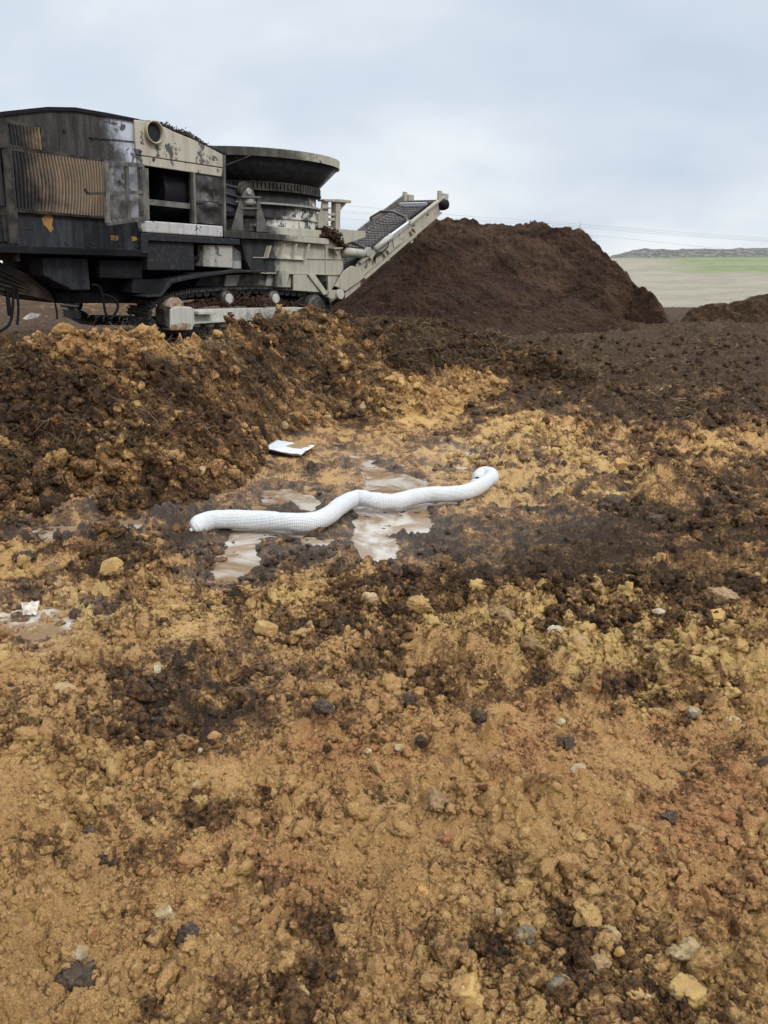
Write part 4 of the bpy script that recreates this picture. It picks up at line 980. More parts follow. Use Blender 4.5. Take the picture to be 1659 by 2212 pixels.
hoop(s_of(c4(1055, 470), .02)-.1, .30); hoop(s_of(c4(630, 780), .02)-.05, .28)
part('pipe', MB().tube([U3(c4(900, 618), VN-.06), U3(c4(1088, 480), VN-.06)], .03, 10), M_white, conv)
part('cylinder', MB().tube([U3(c4(735, 765), VN-.08), U3(c4(905, 622), VN-.08)], .062, 14), paint('grey cylinder paint', (.42, .42, .39), lo=-9, hi=-4, bias=-.3), conv, smooth=True)
part('cylinder_lug', MB().prism([U(c4(*p), VN-.05) for p in [(665, 850), (690, 800), (720, 790), (730, 810), (700, 860), (690, 885)]], VN-.08, VN), M_creamr, conv)
part('cylinder_lug', MB().prism([U(c4(*p), VN-.05) for p in [(1085, 462), (1110, 452), (1110, 490), (1095, 505)]], VN-.1, VN), M_creamr, conv)
for P in ([(990, 560), (1055, 540), (1075, 530), (1080, 600), (1060, 640), (990, 660)], [(925, 660), (1000, 590), (1015, 700), (940, 755)]):
    part('side_cover', MB().prism([U(c4(*p), VN-.02) for p in P], VN-.02, VN), M_cream, conv)
for x_, y_ in ((1170, 600), (880, 850), (560, 1130), (1130, 655)):
    part('hanger', MB().prism([U(c4(x_-18+a, y_+b_), VN) for a, b_ in ((0, 0), (36, -12), (30, 40), (4, 50))], VN, VN+.1), M_creamr, conv)
for x_, y_ in ((1150, 545), (870, 780), (830, 815), (1120, 575)):
    part('gusset', MB().prism([U(c4(x_+a, y_+b_), VN-.06) for a, b_ in ((0, 0), (26, 10), (20, 45))], VN-.07, VN), M_creamr, conv)
for x_, y_ in ((1140, 515), (1155, 510), (1295, 400), (1305, 392), (625, 960), (800, 810), (978, 660), (1065, 600)):
    q = U(c4(x_, y_), VN); part('bolt', MB().lathe([(.001, -.012), (.02, -.01), (.022, 0)], (q[0], VN, q[1]), 8, 'y'), M_rail, conv)
for x0_, y0_ in ((720, 850), (735, 862)):
    hose([U3(c4(x0_+a, y0_+b_), VN-.05) for a, b_ in ((0, 60), (0, 20), (15, -20), (80, -50))], .012)
hose([U3(c4(*p), VN-.07) for p in [(870, 610), (875, 680), (870, 740), (820, 790), (760, 810), (730, 850), (735, 910)]], .014)
hose([U3(c4(*p), VN-.05) for p in [(640, 890), (645, 930), (640, 965)]], .012)
# tail guard, lower wing and ram
g_ = [U(c4(*p), -.12) for p in [(300, 1168), (400, 1000), (470, 950), (500, 948), (555, 975), (600, 1020), (626, 1068), (560, 1120), (415, 1222), (360, 1190)]]
part('tail_guard', MB().prism(g_, -.12, -.09), M_creamr, bevel=.01)
part('wing_plate', MB().prism([U(c4(*p), -.05) for p in [(400, 1240), (555, 1130), (566, 1172), (412, 1300)]], -.05, -.02), M_creamr)
part('tail_frame', MB().prism([U(c4(*p), .05) for p in [(330, 1230), (420, 1180), (540, 1110), (545, 1130), (400, 1260), (380, 1280)]], .05, .2), M_grey)
part('ram', MB().bar(U3(c4(270, 1360), .1), U3(c4(370, 1285), .1), .06, .06), M_black)
part('hydraulic_cylinder', MB().tube([U3(c4(392, 790), -.05), U3(c4(604, 818), -.05)], .088, 18), M_cream, smooth=True)
part('cylinder_rod', MB().tube([U3(c4(604, 818), -.05), U3(c4(660, 828), -.05)], .03, 10), M_chrome)
part('clevis', MB().prism([U(c4(*p), -.05) for p in [(615, 790), (650, 745), (670, 745), (690, 790), (660, 840), (630, 845)]], -.1, .0), M_grey, bevel=.01)
0 and print('DBG u at x545,741', U((545,560)), U((741,560)), 'u0', u0, 'uc', uc, 'Rd', Rd, 'Rt', Rt, 'w', wd0, wd1, wt2, 'FV', FV, 'DV', DV, 'BW', BW)

# ------------------------------------------------------------------ loose clods
import bmesh
def ico(sub, seed, rough=.35, crisp=0):
    bm = bmesh.new(); bmesh.ops.create_icosphere(bm, subdivisions=sub, radius=1)
    rs = np.random.RandomState(seed); off = Vector(rs.rand(3)*50); sq = Vector((1, rs.uniform(.7, 1), rs.uniform(.55, .85)))
    planes = [(Vector(rs.randn(3)).normalized(), rs.uniform(.55, .9)) for _ in range(9 if crisp else 6)]
    for v in bm.verts:
        p = v.co.copy(); f = 1+rough*mnoise.noise(p*1.3+off)+rough*.7*mnoise.noise(p*3+off)+rough*(.15 if crisp else .5)*mnoise.noise(p*7+off)
        if not crisp: f += rough*.30*mnoise.noise(p*5.5+off)
        q = p*f
        for n_, d in planes:
            k = q.dot(n_)-d
            if k > 0: q -= n_*k
        if not crisp: q *= 1+rough*(.30*mnoise.noise(p*6+off)+.35*abs(mnoise.noise(p*12+off)))
        v.co = Vector((q.x*sq.x, q.y*sq.y, q.z*sq.z))
    bm.normal_update()
    V = np.array([v.co[:] for v in bm.verts]); Fc = np.array([[v.index for v in f.verts] for f in bm.faces]); bm.free(); return V, Fc
PRO = {1: [ico(1, k, .5) for k in range(5)], 2: [ico(2, 20+k, .6) for k in range(8)], 3: [ico(3, 40+k, .62) for k in range(8)]}
def rotm(n, rs):
    q = rs.randn(n, 4); q /= np.linalg.norm(q, axis=1)[:, None]; w, x, y, z = q.T
    return np.stack([np.stack([1-2*(y*y+z*z), 2*(x*y-z*w), 2*(x*z+y*w)], -1), np.stack([2*(x*y+z*w), 1-2*(x*x+z*z), 2*(y*z-x*w)], -1), np.stack([2*(x*z-y*w), 2*(y*z+x*w), 1-2*(x*x+y*y)], -1)], 1)
def scatter(name, pos, size, material, lod, kind=None, jit=.25, sink=.3, seed=0, flat=False):
    rs = np.random.RandomState(seed); n = len(pos); pid = rs.randint(0, 100, n); Vs, Fs, As = [], [], []; off = 0
    if kind: at = soil_attr(pos[:, 0], pos[:, 1], pos[:, 2], kind)
    for L_ in (1, 2, 3):
        for k, (pv, pf) in enumerate(PRO[L_]):
            i = np.where((lod == L_) & (pid % len(PRO[L_]) == k))[0]
            if not len(i): continue
            M = rotm(len(i), rs)*size[i][:, None, None]*(1 if not flat else 1)
            v = np.einsum('nij,mj->nmi', M, pv)
            v = v+pos[i][:, None, :]; v[:, :, 2] += (size[i]*(.5-sink))[:, None]
            m_ = pv.shape[0]; Vs.append(v.reshape(-1, 3)); Fs.append((pf[None]+(np.arange(len(i))*m_)[:, None, None]+off).reshape(-1, 3)); off += len(i)*m_
            if kind: As.append([np.repeat(np.clip(a[i]+rs.randn(len(i))*jit*s_, 0, 1), m_) for a, s_ in zip(at, (1, 1, 1.2, .3))])
    atd = None
    if kind: atd = {nm_: np.concatenate([a[q] for a in As]) for q, nm_ in enumerate(('dark', 'red', 'yel', 'wet'))}
    return fast_mesh(name, np.concatenate(Vs), np.concatenate(Fs), material, True, atd)
def ground_clods():
    rs = np.random.RandomState(3); N = 110000
    r = np.exp(rs.uniform(math.log(1.25), math.log(16), N)); a = rs.uniform(R(-52), R(52), N); x, y = r*np.sin(a), r*np.cos(a)
    px, py = D_of(x, y, 0*x); sm = smooth_map(x, y, px, py)
    dens = (1-sm)**1.3*.6+.5*blob(px, py, 1250, 2100, 480, 260)+.7*blob(px, py, 1000, 1300, 900, 70)+.3*blob(px, py, 150, 1650, 260, 130)+.10
    dens = dens*(sstep(-.35, .35, fbm(x*2.3, y*2.3, 3, 6))+.12)
    wetz = np.zeros_like(x)
    for P in PUD[:3]: wetz = np.maximum(wetz, 1-sstep(-.05, .08, poly_sd(x, y, P)))
    keep = rs.rand(N) < dens*(1-.97*wetz)*.9; x, y, r = x[keep], y[keep], r[keep]
    s_ = np.exp(rs.randn(len(x))*.62)*.0062*r**.55; s_ = np.clip(s_, .004, .055)
    z = H(x, y); lod = np.where(s_/r > .0075, 3, np.where(s_/r > .0028, 2, 1))
    o = scatter('soil_crumbs', np.stack([x, y, z], -1), s_, SOIL, lod, 'ground', .12, .25, 5)
    tag(o, 'crumbs and clods of ochre and brown soil strewn over the ground', 'soil crumbs', kind='stuff')
ground_clods()
def fine_crumbs():
    rs = np.random.RandomState(31); N = 60000
    r = rs.uniform(1.2, 4.2, N); a = rs.uniform(R(-35), R(34), N); x, y = r*np.sin(a), r*np.cos(a)
    k = rs.rand(N) < .25+.75*sstep(-.25, .3, fbm(x*3.3, y*3.3, 3, 1)); x, y, r = x[k], y[k], r[k]
    s_ = np.clip(np.exp(rs.randn(len(x))*.45)*.0042, .002, .013)*(r/2.4)**.3
    o = scatter('soil_grit', np.stack([x, y, H(x, y)], -1), s_, SOIL, np.where(s_/r > .0032, 2, 1), 'ground', .16, .1, 6)
    tag(o, 'fine grit and crumbs covering the nearest ochre soil', 'soil grit', kind='stuff')
fine_crumbs()
def berm_clods(hp, name, N, s0, label, seed, kind='berm'):
    rs = np.random.RandomState(seed); V = hp.V[rs.randint(0, len(hp.V), N)]
    V = V[(V[:, 2] > base_h(V[:, 0], V[:, 1])+.03) & (V[:, 1] > 3)]; V = V+rs.randn(*V.shape)*.01
    s_ = np.clip(np.exp(rs.randn(len(V))*.7)*s0, .006, .10); r = np.hypot(V[:, 0], V[:, 1]); lod = np.where(s_/r > .0065, 3, np.where(s_/r > .0026, 2, 1))
    o = scatter(name, V, s_, SOIL, lod, kind, .10, .25, seed); tag(o, label, 'soil crumbs', kind='stuff')
berm_clods(BERM, 'soil_crumbs', 15000, .016, 'lumps and crumbs of clay and topsoil covering the long heap', 8)
berm_clods(P5, 'soil_crumbs', 3500, .016, 'black lumps covering the dark low ridge right of the clay heap', 9, 'ground')

# ------------------------------------------------------------------ roots, straw and grass
def strands(name, base, dirs, length, width, material, seed=0, curl=.5, seg=4, tonal=None):
    rs = np.random.RandomState(seed); n = len(base)
    d = dirs/np.linalg.norm(dirs, axis=1)[:, None]; p = base.copy(); side = np.cross(d, rs.randn(n, 3)); side /= np.linalg.norm(side, axis=1)[:, None]
    rows = []
    for k in range(seg+1):
        w = width*(1-.6*k/seg); rows += [p-side*w[:, None]/2, p+side*w[:, None]/2]
        d = d+rs.randn(n, 3)*curl/seg*1.6+np.array([0, 0, -.35*curl])/seg; d /= np.linalg.norm(d, axis=1)[:, None]
        p = p+d*(length/seg)[:, None]
    V = np.stack(rows, 1); m_ = 2*(seg+1)
    f = np.array([[2*k, 2*k+1, 2*k+3, 2*k+2] for k in range(seg)]); Fc = (f[None]+(np.arange(n)*m_)[:, None, None]).reshape(-1, 4)
    return fast_mesh(name, V.reshape(-1, 3), Fc, material, False, dict(tone=np.repeat(rs.rand(n), m_)))
def tonemat(name, a, b_):
    m, t, b = mat(name); t.links.new(mixc(t, attr(t, 'tone'), a, b_), b.inputs[0]); b.inputs['Roughness'].default_value = .85; b.inputs['Specular IOR Level'].default_value = .2; return m
M_root = tonemat('dead roots', (.035, .024, .016), (.28, .195, .115)); M_straw = tonemat('wood shreds', (.055, .036, .022), (.27, .185, .115)); M_grass = tonemat('wilted grass', (.045, .038, .024), (.15, .125, .08))
def on_heap(hp, n, seed, cond=None):
    rs = np.random.RandomState(seed); V = hp.V[rs.randint(0, len(hp.V), n*3)]; px, py = proj(V[:, 0], V[:, 1], V[:, 2])
    w = sstep(-.2, .35, fbm(V[:, 0]*1.6, V[:, 1]*1.6+V[:, 2], 3, seed)); 
    if cond is not None: w = w*cond(px, py)
    k = (rs.rand(len(V)) < w) & (V[:, 2] > base_h(V[:, 0], V[:, 1])+.05); return V[k][:n]
rs = np.random.RandomState(77)
B_ = on_heap(BERM, 20000, 12, lambda px, py: .25+.75*blob(px, py, 560, 830, 300, 110)+.5*blob(px, py, 780, 740, 200, 80)+.4*blob(px, py, 150, 860, 260, 110)); n = len(B_)
tag(strands('dead_roots', B_+np.array([0, 0, .01]), rs.randn(n, 3)*np.array([1, .8, .6])+np.array([0, -.4, -.1]), rs.uniform(.05, .26, n), rs.uniform(.002, .006, n), M_root, 1, 1.0), 'tangled dead roots and fibres hanging in the long clay heap', 'roots', kind='stuff')
B_ = on_heap(P5, 5000, 13, None); n = len(B_)
tag(strands('dead_roots', B_+np.array([0, 0, .02]), rs.randn(n, 3)*np.array([1, .8, .5]), rs.uniform(.08, .35, n), rs.uniform(.004, .010, n), M_root, 2, .9), 'dark roots and wood fibres over the black ridge', 'roots', kind='stuff')
N = 16000; r = np.exp(rs.uniform(math.log(8.5), math.log(24), N)); a = rs.uniform(R(-4), R(36), N); x, y = r*np.sin(a), r*np.cos(a); k = (rs.rand(N) < sstep(-.3, .3, fbm(x*.7, y*1.2, 3, 3))*sstep(9, 12.5, r+x*0+rs.randn(N)*.5)); x, y, r = x[k], y[k], r[k]
z = surf(x, y)+.012; n = len(x)
tag(strands('wood_shreds', np.stack([x, y, z], -1), rs.randn(n, 3)*np.array([1, 1, .10]), rs.uniform(.04, .30, n), rs.uniform(.004, .014, n), M_straw, 3, .35, 3), 'shredded wood and straw littering the dark flat ground at the right', 'wood shreds', kind='stuff')
N = 2600; r = np.exp(rs.uniform(math.log(1.3), math.log(8), N)); a = rs.uniform(R(-34), R(34), N); x, y = r*np.sin(a), r*np.cos(a); k = rs.rand(N) < sstep(.0, .5, fbm(x*1.5, y*1.5, 3, 2)); x, y = x[k], y[k]; n = len(x)
tag(strands('fine_roots', np.stack([x, y, H(x, y)+.004], -1), rs.randn(n, 3)*np.array([1, 1, .25]), rs.uniform(.02, .09, n), rs.uniform(.0008, .0022, n), tonemat('fine roots', (.06, .04, .02), (.42, .33, .20)), 4, 1.2, 5), 'fine pale rootlets lying in the foreground soil', 'roots', kind='stuff')
tuft = []
for (tx, ty, sp_, nn) in ((440, 752, .25, 260), (470, 742, .2, 160), (345, 795, .18, 160), (560, 690, .25, 140), (600, 690, .3, 170), (285, 735, .15, 100), (640, 770, .25, 120), (530, 800, .25, 120), (110, 742, .15, 60)):
    P_ = proj(BERM.V[:, 0], BERM.V[:, 1], BERM.V[:, 2]); i = np.argmin((P_[0]-tx)**2+(P_[1]-ty)**2-BERM.V[:, 2]*30); c_ = BERM.V[i]
    tuft.append(c_+rs.randn(nn, 3)*np.array([sp_*.6, sp_*.2, .03]))
B_ = np.concatenate(tuft); n = len(B_)
tag(strands('wilted_grass', B_, rs.randn(n, 3)*np.array([.7, .4, .2])+np.array([0, -.6, .55]), rs.uniform(.10, .30, n), rs.uniform(.002, .005, n), M_grass, 5, 1.1, 5), 'wilted grey green grass tufts turned up in the clay heap', 'grass', kind='stuff')

# ------------------------------------------------------------------ mulch lying on the machine
def debris(name, line, spread, n, s0, label, vlo, vhi, mt=None, kind='stuff', lift=.02):
    rs_ = np.random.RandomState(n); P = [Vector(U3(p, 0)) for p in line]; pos = []
    for _ in range(n):
        k = rs_.uniform(0, len(P)-1); i = int(k); q = P[i].lerp(P[i+1], k-i); v = rs_.uniform(vlo, vhi); w = q.z+abs(rs_.randn())*spread*math.sin(math.pi*(k/(len(P)-1)))+lift
        pos.append(GR.matrix_world @ Vector((q.x+rs_.randn()*.03, v, w)))
    pos = np.array([p[:] for p in pos]); s_ = np.exp(rs_.randn(n)*.4)*s0
    o = scatter(name, pos, s_, mt or MULCH, np.full(n, 1), None, seed=n); tag(o, label, 'mulch', kind=kind)
bpy.context.view_layer.update()
M_dm = simple('dark damp mulch', (.022, .017, .013), .9, (.055, .038, .026), 30, .6)
debris('mulch_debris', [c2(580, 112), c2(700, 140), c2(800, 180), c2(880, 222), c2(1000, 268), c2(1100, 312), c2(1200, 362), c2(1300, 412), c2(1385, 455)], .042, 9000, .013, 'dark mulch lying along the sloping hood of the grinder', .0, .55, M_dm, lift=-.01)
debris('mulch_debris', [c6(290, 515), c6(420, 500), c6(560, 498), c6(700, 495), c6(860, 497), c6(1000, 492), c6(1150, 500), c6(1280, 505)], .07, 3000, .022, 'brown mulch heaped on top of the cream track frame', -.10, .35, lift=0)
debris('mulch_debris', [c4(165, 620), c4(235, 640), c4(300, 690), c4(370, 735)], .10, 1500, .028, 'brown mulch spilling over the platform end beside the cream tower', -.12, .3, lift=-.02)
debris('mulch_debris', [c2(1430, 1375), c2(1500, 1380), c2(1590, 1385)], .03, 250, .018, 'thin mulch scraps on the end of the black deck beam', -.1, .3)
debris('mulch_debris', [c6(560, 205), c6(700, 195), c6(800, 190), c6(890, 195)], .07, 700, .022, 'mulch caught behind the black track fender', .15, .6)

# ------------------------------------------------------------------ filter sock
def catmull(P, m_=10):
    P = [Vector(p) for p in P]; out = []
    for i in range(len(P)-1):
        p0, p1, p2, p3 = P[max(i-1, 0)], P[i], P[i+1], P[min(i+2, len(P)-1)]
        for k in range(m_):
            t_ = k/m_; out.append(.5*((2*p1)+(-p0+p2)*t_+(2*p0-5*p1+4*p2-p3)*t_*t_+(-p0+3*p1-3*p2+p3)*t_**3))
    out.append(P[-1]); return out
cl_ = [(72, 562, .045), (88, 552, .055), (118, 533, .06), (170, 518, .062), (250, 514, .06), (330, 516, .06), (420, 519, .06), (520, 526, .06), (600, 530, .058), (680, 521, .06), (740, 493, .06), (790, 453, .06), (840, 423, .062), (890, 410, .066), (940, 417, .07), (1000, 426, .062), (1080, 424, .06), (1150, 407, .06), (1230, 394, .06), (1310, 391, .06), (1400, 383, .06), (1460, 362, .062), (1510, 333, .066), (1537, 310, .075), (1530, 293, .09), (1500, 291, .085), (1480, 303, .075), (1470, 318, .07)]
path_ = catmull([at_z(*S4(a, b_), c_+.006) for a, b_, c_ in cl_], 12)
radf = []
Ltot = sum((path_[i+1]-path_[i]).length for i in range(len(path_)-1)); acc = 0
for i, p in enumerate(path_):
    if i: acc += (p-path_[i-1]).length
    q = acc/Ltot; r_ = .071-.006*q
    r_ *= (1-math.exp(-acc/.022)*.72)*(1-math.exp(-(Ltot-acc)/.03)*.6)
    r_ *= 1+.03*mnoise.noise(Vector((acc*6, 3, 1)))
    for c0_, d0_, w0_ in ((.505*Ltot, .11, .03), (.555*Ltot, .09, .04), (.20*Ltot, .04, .03), (.36*Ltot, .03, .05), (.88*Ltot, .05, .03)): r_ *= 1-d0_*math.exp(-((acc-c0_)/w0_)**2)
    radf.append((r_, acc))
def sock():
    n = 48; vs, uv = [], []; prev = None
    for i, p in enumerate(path_):
        d = (path_[min(i+1, len(path_)-1)]-path_[max(i-1, 0)]).normalized()
        a = d.cross(Vector((0, 0, 1))).normalized() if prev is None else (prev-d*prev.dot(d)).normalized(); prev = a; b_ = d.cross(a)
        for k in range(n+1):
            th = 2*math.pi*k/n; rr, s_ = radf[i]
            # spiral crease of the twisted netting at the middle
            ph = (th-1.2-(s_-.47*Ltot)*14) % (2*math.pi); ph = min(ph, 2*math.pi-ph); w = math.exp(-((s_-.51*Ltot)/.12)**2)
            rr = rr*(1-.10*w*math.exp(-(ph/.25)**2)+.04*w*math.exp(-((ph-.5)/.3)**2))+.0022*mnoise.noise(Vector((math.cos(th)*2, math.sin(th)*2, s_*25)))
            q = p+(a*math.cos(th)+b_*math.sin(th))*rr
            q.z = max(q.z, p.z-rr*.86); vs.append(q); uv.append((th/(2*math.pi), s_))
    m_ = n+1; fs = [(i*m_+k, i*m_+k+1, (i+1)*m_+k+1, (i+1)*m_+k) for i in range(len(path_)-1) for k in range(n)]
    me = bpy.data.meshes.new('netting'); me.from_pydata([tuple(v) for v in vs], [], fs)
    ul_ = me.uv_layers.new(name='UVMap')
    for l in me.loops: ul_.data[l.index].uv = uv[l.vertex_index]
    me.polygons.foreach_set('use_smooth', [True]*len(me.polygons))
    m, t, b = mat('white knitted netting'); uvn = nd(t, 'ShaderNodeTexCoord').outputs['UV']; s2 = nd(t, 'ShaderNodeSeparateXYZ'); t.links.new(uvn, s2.inputs[0])
    A_ = mth(t, 'MULTIPLY', s2.outputs[0], 2*math.pi*20); B2 = mth(t, 'MULTIPLY', s2.outputs[1], 2*math.pi*46)
    w1 = mth(t, 'SINE', mth(t, 'ADD', A_, B2)); w2 = mth(t, 'SINE', mth(t, 'SUBTRACT', A_, B2)); pr = mth(t, 'MULTIPLY', w1, w2)
    g = nd(t, 'ShaderNodeNewGeometry').outputs['Position']; nz = noi(t, g, 14, 5, .6)
    c = mixc(t, ramp(t, pr, -.9, .5), (.54, .545, .545), (.73, .74, .75)); c = mixc(t, ramp(t, nz, .60, .78), c, (.62, .57, .50))
    sz = nd(t, 'ShaderNodeSeparateXYZ'); t.links.new(g, sz.inputs[0]); c = mixc(t, ramp(t, mth(t, 'MULTIPLY_ADD', nz, .06, mth(t, 'MULTIPLY', sz.outputs[2], -1.0)), .005, .035, 0, .75), c, (.33, .235, .14))
    t.links.new(c, b.inputs[0]); b.inputs['Roughness'].default_value = .75
    bp = nd(t, 'ShaderNodeBump', {'Strength': .8, 'Distance': .004, 'Height': pr}); t.links.new(bp.outputs[0], b.inputs['Normal'])
    me.materials.append(m); o = bpy.data.objects.new('netting', me); COL.objects.link(o); return o, m
fs_ = empty('filter_sock', path_[0]); bpy.context.view_layer.update()
tag(fs_, 'long white netted filter sock snaking across the muddy puddles', 'filter sock')
so, M_net = sock(); so.parent = fs_; so.matrix_parent_inverse = fs_.matrix_world.inverted()
def sub(mb, name, m_, **k): o = mb.build(name, m_, fs_, **k); o.matrix_parent_inverse = fs_.matrix_world.inverted(); return o
e_ = at_z(*S4(57, 566), .05); dd = (path_[0]-path_[4]).normalized()
mb = MB(); cpts = []; ax_ = dd; a_ = ax_.cross(Vector((0, 0, 1))).normalized(); b2_ = ax_.cross(a_)
for k in range(25): th = 2*math.pi*k/24; cpts.append(path_[0]+dd*.018+(a_*math.cos(th)+b2_*math.sin(th))*.021)
sub(mb.tube(cpts, .0035, 8, cap=False), 'clamp_ring', M_chrome, smooth=True)
sub(MB().tube([path_[0]-dd*.005, path_[0]+dd*.01, path_[0]+dd*.028, path_[0]+dd*.036], [.02, .014, .018, .006], 12), 'tied_end', M_net, smooth=True)
tp = at_z(*S4(1425, 338), .03); mb = MB(); mb.tube([path_[-1]-Vector((0, 0, .01)), (path_[-1]+tp)/2+Vector((0, 0, .01)), tp+Vector((0, 0, .005))], [.02, .010, .012], 8)
for k in range(9):
    dv_ = Vector((random.uniform(-1, .3), random.uniform(-.6, .6), random.uniform(-.2, .9))).normalized(); mb.tube([tp, tp+dv_*.022, tp+dv_*.04+Vector((0, 0, -.01))], .003, 5)
sub(mb, 'tied_tail', M_net, smooth=True)

# ------------------------------------------------------------------ sheet of paper, scraps
def sheet(name, corners, z0, nx, ny, amp, material, th=.002, seed=1, lift=None):
    cs_ = [at_z(*S4(*c_), z0) for c_ in corners]; mb = MB(); V = []
    for j in range(ny+1):
        for i in range(nx+1):
            a, q = i/nx, j/ny; p = (cs_[0]*(1-a)+cs_[1]*a)*(1-q)+(cs_[3]*(1-a)+cs_[2]*a)*q
            h = amp*(mnoise.noise(Vector((a*2.2, q*2.2, seed)))+.5*mnoise.noise(Vector((a*5, q*5, seed))))+.006*(abs(a-.5)*2)**3+(lift(a, q) if lift else 0)
            V.append((p.x, p.y, p.z+h))
    n = len(V); V += [(x, y, z-th) for x, y, z in V]; m_ = nx+1
    top = [(j*m_+i, j*m_+i+1, (j+1)*m_+i+1, (j+1)*m_+i) for j in range(ny) for i in range(nx)]; bot = [tuple(n+k for k in reversed(f)) for f in top]
    edge_ = [(i, n+i, n+i+1, i+1) for i in range(nx)]+[(ny*m_+i, ny*m_+i+1, n+ny*m_+i+1, n+ny*m_+i) for i in range(nx)]+[(j*m_, (j+1)*m_, n+(j+1)*m_, n+j*m_) for j in range(ny)]+[(j*m_+nx, n+j*m_+nx, n+(j+1)*m_+nx, (j+1)*m_+nx) for j in range(ny)]
    return mb.add(V, top+bot+edge_)
m, t, b = mat('wet white paper'); g = nd(t, 'ShaderNodeNewGeometry').outputs['Position']; pc = at_z(*S4(597, 161), .05)
sv = nd(t, 'ShaderNodeVectorMath', operation='SUBTRACT'); t.links.new(g, sv.inputs[0]); sv.inputs[1].default_value = pc
sv2 = nd(t, 'ShaderNodeVectorMath', operation='MULTIPLY'); t.links.new(sv.outputs[0], sv2.inputs[0]); sv2.inputs[1].default_value = (7.5, 4.5, 0)
ln = nd(t, 'ShaderNodeVectorMath', operation='LENGTH'); t.links.new(sv2.outputs[0], ln.inputs[0])
f_ = ramp(t, mth(t, 'ADD', ln.outputs['Value'], mth(t, 'MULTIPLY', mth(t, 'SUBTRACT', noi(t, g, 11, 4), .5), 1.2)), .82, 1.05, 1, 0)
t.links.new(mixc(t, f_, mixc(t, ramp(t, noi(t, g, 9, 4), .6, .8), (.74, .78, .82), (.62, .62, .58)), (.36, .24, .12)), b.inputs[0]); b.inputs['Roughness'].default_value = .35
PAPER = m
pp = empty('paper_sheet', at_z(*S4(540, 165), .05)); tag(pp, 'folded white paper sheet with a mud stain, lying on wet soil', 'paper sheet'); bpy.context.view_layer.update()
for nm_, cn, z_, sd_ in (('top_leaf', [(488, 124), (672, 152), (604, 196), (417, 165)], .075, 1), ('bottom_leaf', [(500, 128), (665, 158), (600, 203), (428, 174)], .055, 3)):
    o = sheet(nm_, cn, z_, 24, 16, .014, PAPER, seed=sd_).build(nm_, PAPER, pp, smooth=True); o.matrix_parent_inverse = pp.matrix_world.inverted()
def crumple(name, pts, z0, hgt, material, label, cat, seed):
    """crumpled film: low footprint with a raised back edge"""
    P = [at_z(px, py, z0) for px, py in pts]; mb = MB(); V = []; nx, ny = 12, 8
    for j in range(ny+1):
        for i in range(nx+1):
            a, q = i/nx, j/ny; p = (P[0]*(1-a)+P[1]*a)*(1-q)+(P[3]*(1-a)+P[2]*a)*q
            V.append((p.x, p.y, p.z+hgt*(1-q)+.35*hgt*mnoise.noise(Vector((a*6, q*5, seed)))+.006))
    n = len(V); V += [(x, y+.002, z-.0015) for x, y, z in V]; m_ = nx+1
    top = [(j*m_+i, j*m_+i+1, (j+1)*m_+i+1, (j+1)*m_+i) for j in range(ny) for i in range(nx)]
    o = mb.add(V, top+[tuple(n+k for k in reversed(f)) for f in top]).build(name, material); tag(o, label, cat); return o
M_film = simple('cloudy plastic film', (.55, .52, .45), .3, (.34, .27, .18), 30, lo=.45, hi=.6)
crumple('plastic_scrap', [(48, 1318), (88, 1316), (78, 1330), (50, 1330)], -.02, .04, M_film, 'crumpled clear plastic scrap standing at the back of the left puddle', 'plastic scrap', 2)
q = at_y(64, 686, 15.5); mb = MB(); mb.add([(q.x-.14, q.y, q.z-.02), (q.x+.12, q.y+.1, q.z), (q.x+.14, q.y+.2, q.z+.06), (q.x-.1, q.y+.15, q.z+.05), (q.x, q.y+.1, q.z+.09), (q.x-.05, q.y-.05, q.z-.04), (q.x+.05, q.y, q.z-.02)], [(0, 5, 6, 1, 4), (4, 1, 2), (4, 2, 3), (0, 4, 3), (0, 3, 2, 1, 6, 5)])
tag(mb.build('crushed_bottle', M_film), 'pale crushed plastic scrap on the black mud under the machine\'s left end', 'plastic scrap')

# ------------------------------------------------------------------ single stones and clods
def rockmat(name, a, b_, c_=None, sc_=14):
    m, t, b = mat(name); g = nd(t, 'ShaderNodeNewGeometry').outputs['Position']; n1_, n2_ = noi(t, g, sc_, 5, .6), noi(t, g, 90, 5, .7)
    c = mixc(t, ramp(t, n1_, .42, .58), a, b_); c = mixc(t, ramp(t, n2_, .5, .68), c, c_ or tuple(x*.62 for x in a)); c = mixc(t, ramp(t, noi(t, g, 38, 4, .7), .48, .60), c, (.05, .034, .022) if a[0] < .1 else (.34, .215, .10))
    t.links.new(c, b.inputs[0]); b.inputs['Roughness'].default_value = .85
    bp = nd(t, 'ShaderNodeBump', {'Strength': .9, 'Distance': .008, 'Height': mth(t, 'ADD', n2_, n1_)}); t.links.new(bp.outputs[0], b.inputs['Normal']); return m
RM = dict(yellow=rockmat('yellow sandstone', (.47, .31, .095), (.36, .225, .075)), tan=rockmat('tan stone', (.44, .32, .17), (.36, .25, .13)), pale=rockmat('pale limestone', (.46, .42, .31), (.40, .31, .17), (.42, .34, .20)), grey=rockmat('blue grey stone', (.36, .36, .34), (.33, .27, .17)),
          dark=rockmat('black topsoil', (.05, .034, .022), (.085, .055, .034), (.15, .10, .06)), brown=rockmat('brown stone', (.20, .12, .055), (.30, .20, .10)), orange=rockmat('orange sandstone', (.46, .25, .07), (.50, .32, .11)), green=rockmat('greenish slate', (.36, .36, .27), (.28, .25, .16)), iron=rockmat('dark grey stone', (.16, .14, .11), (.26, .21, .13)), red=rockmat('red clay', (.33, .13, .055), (.36, .20, .085)))
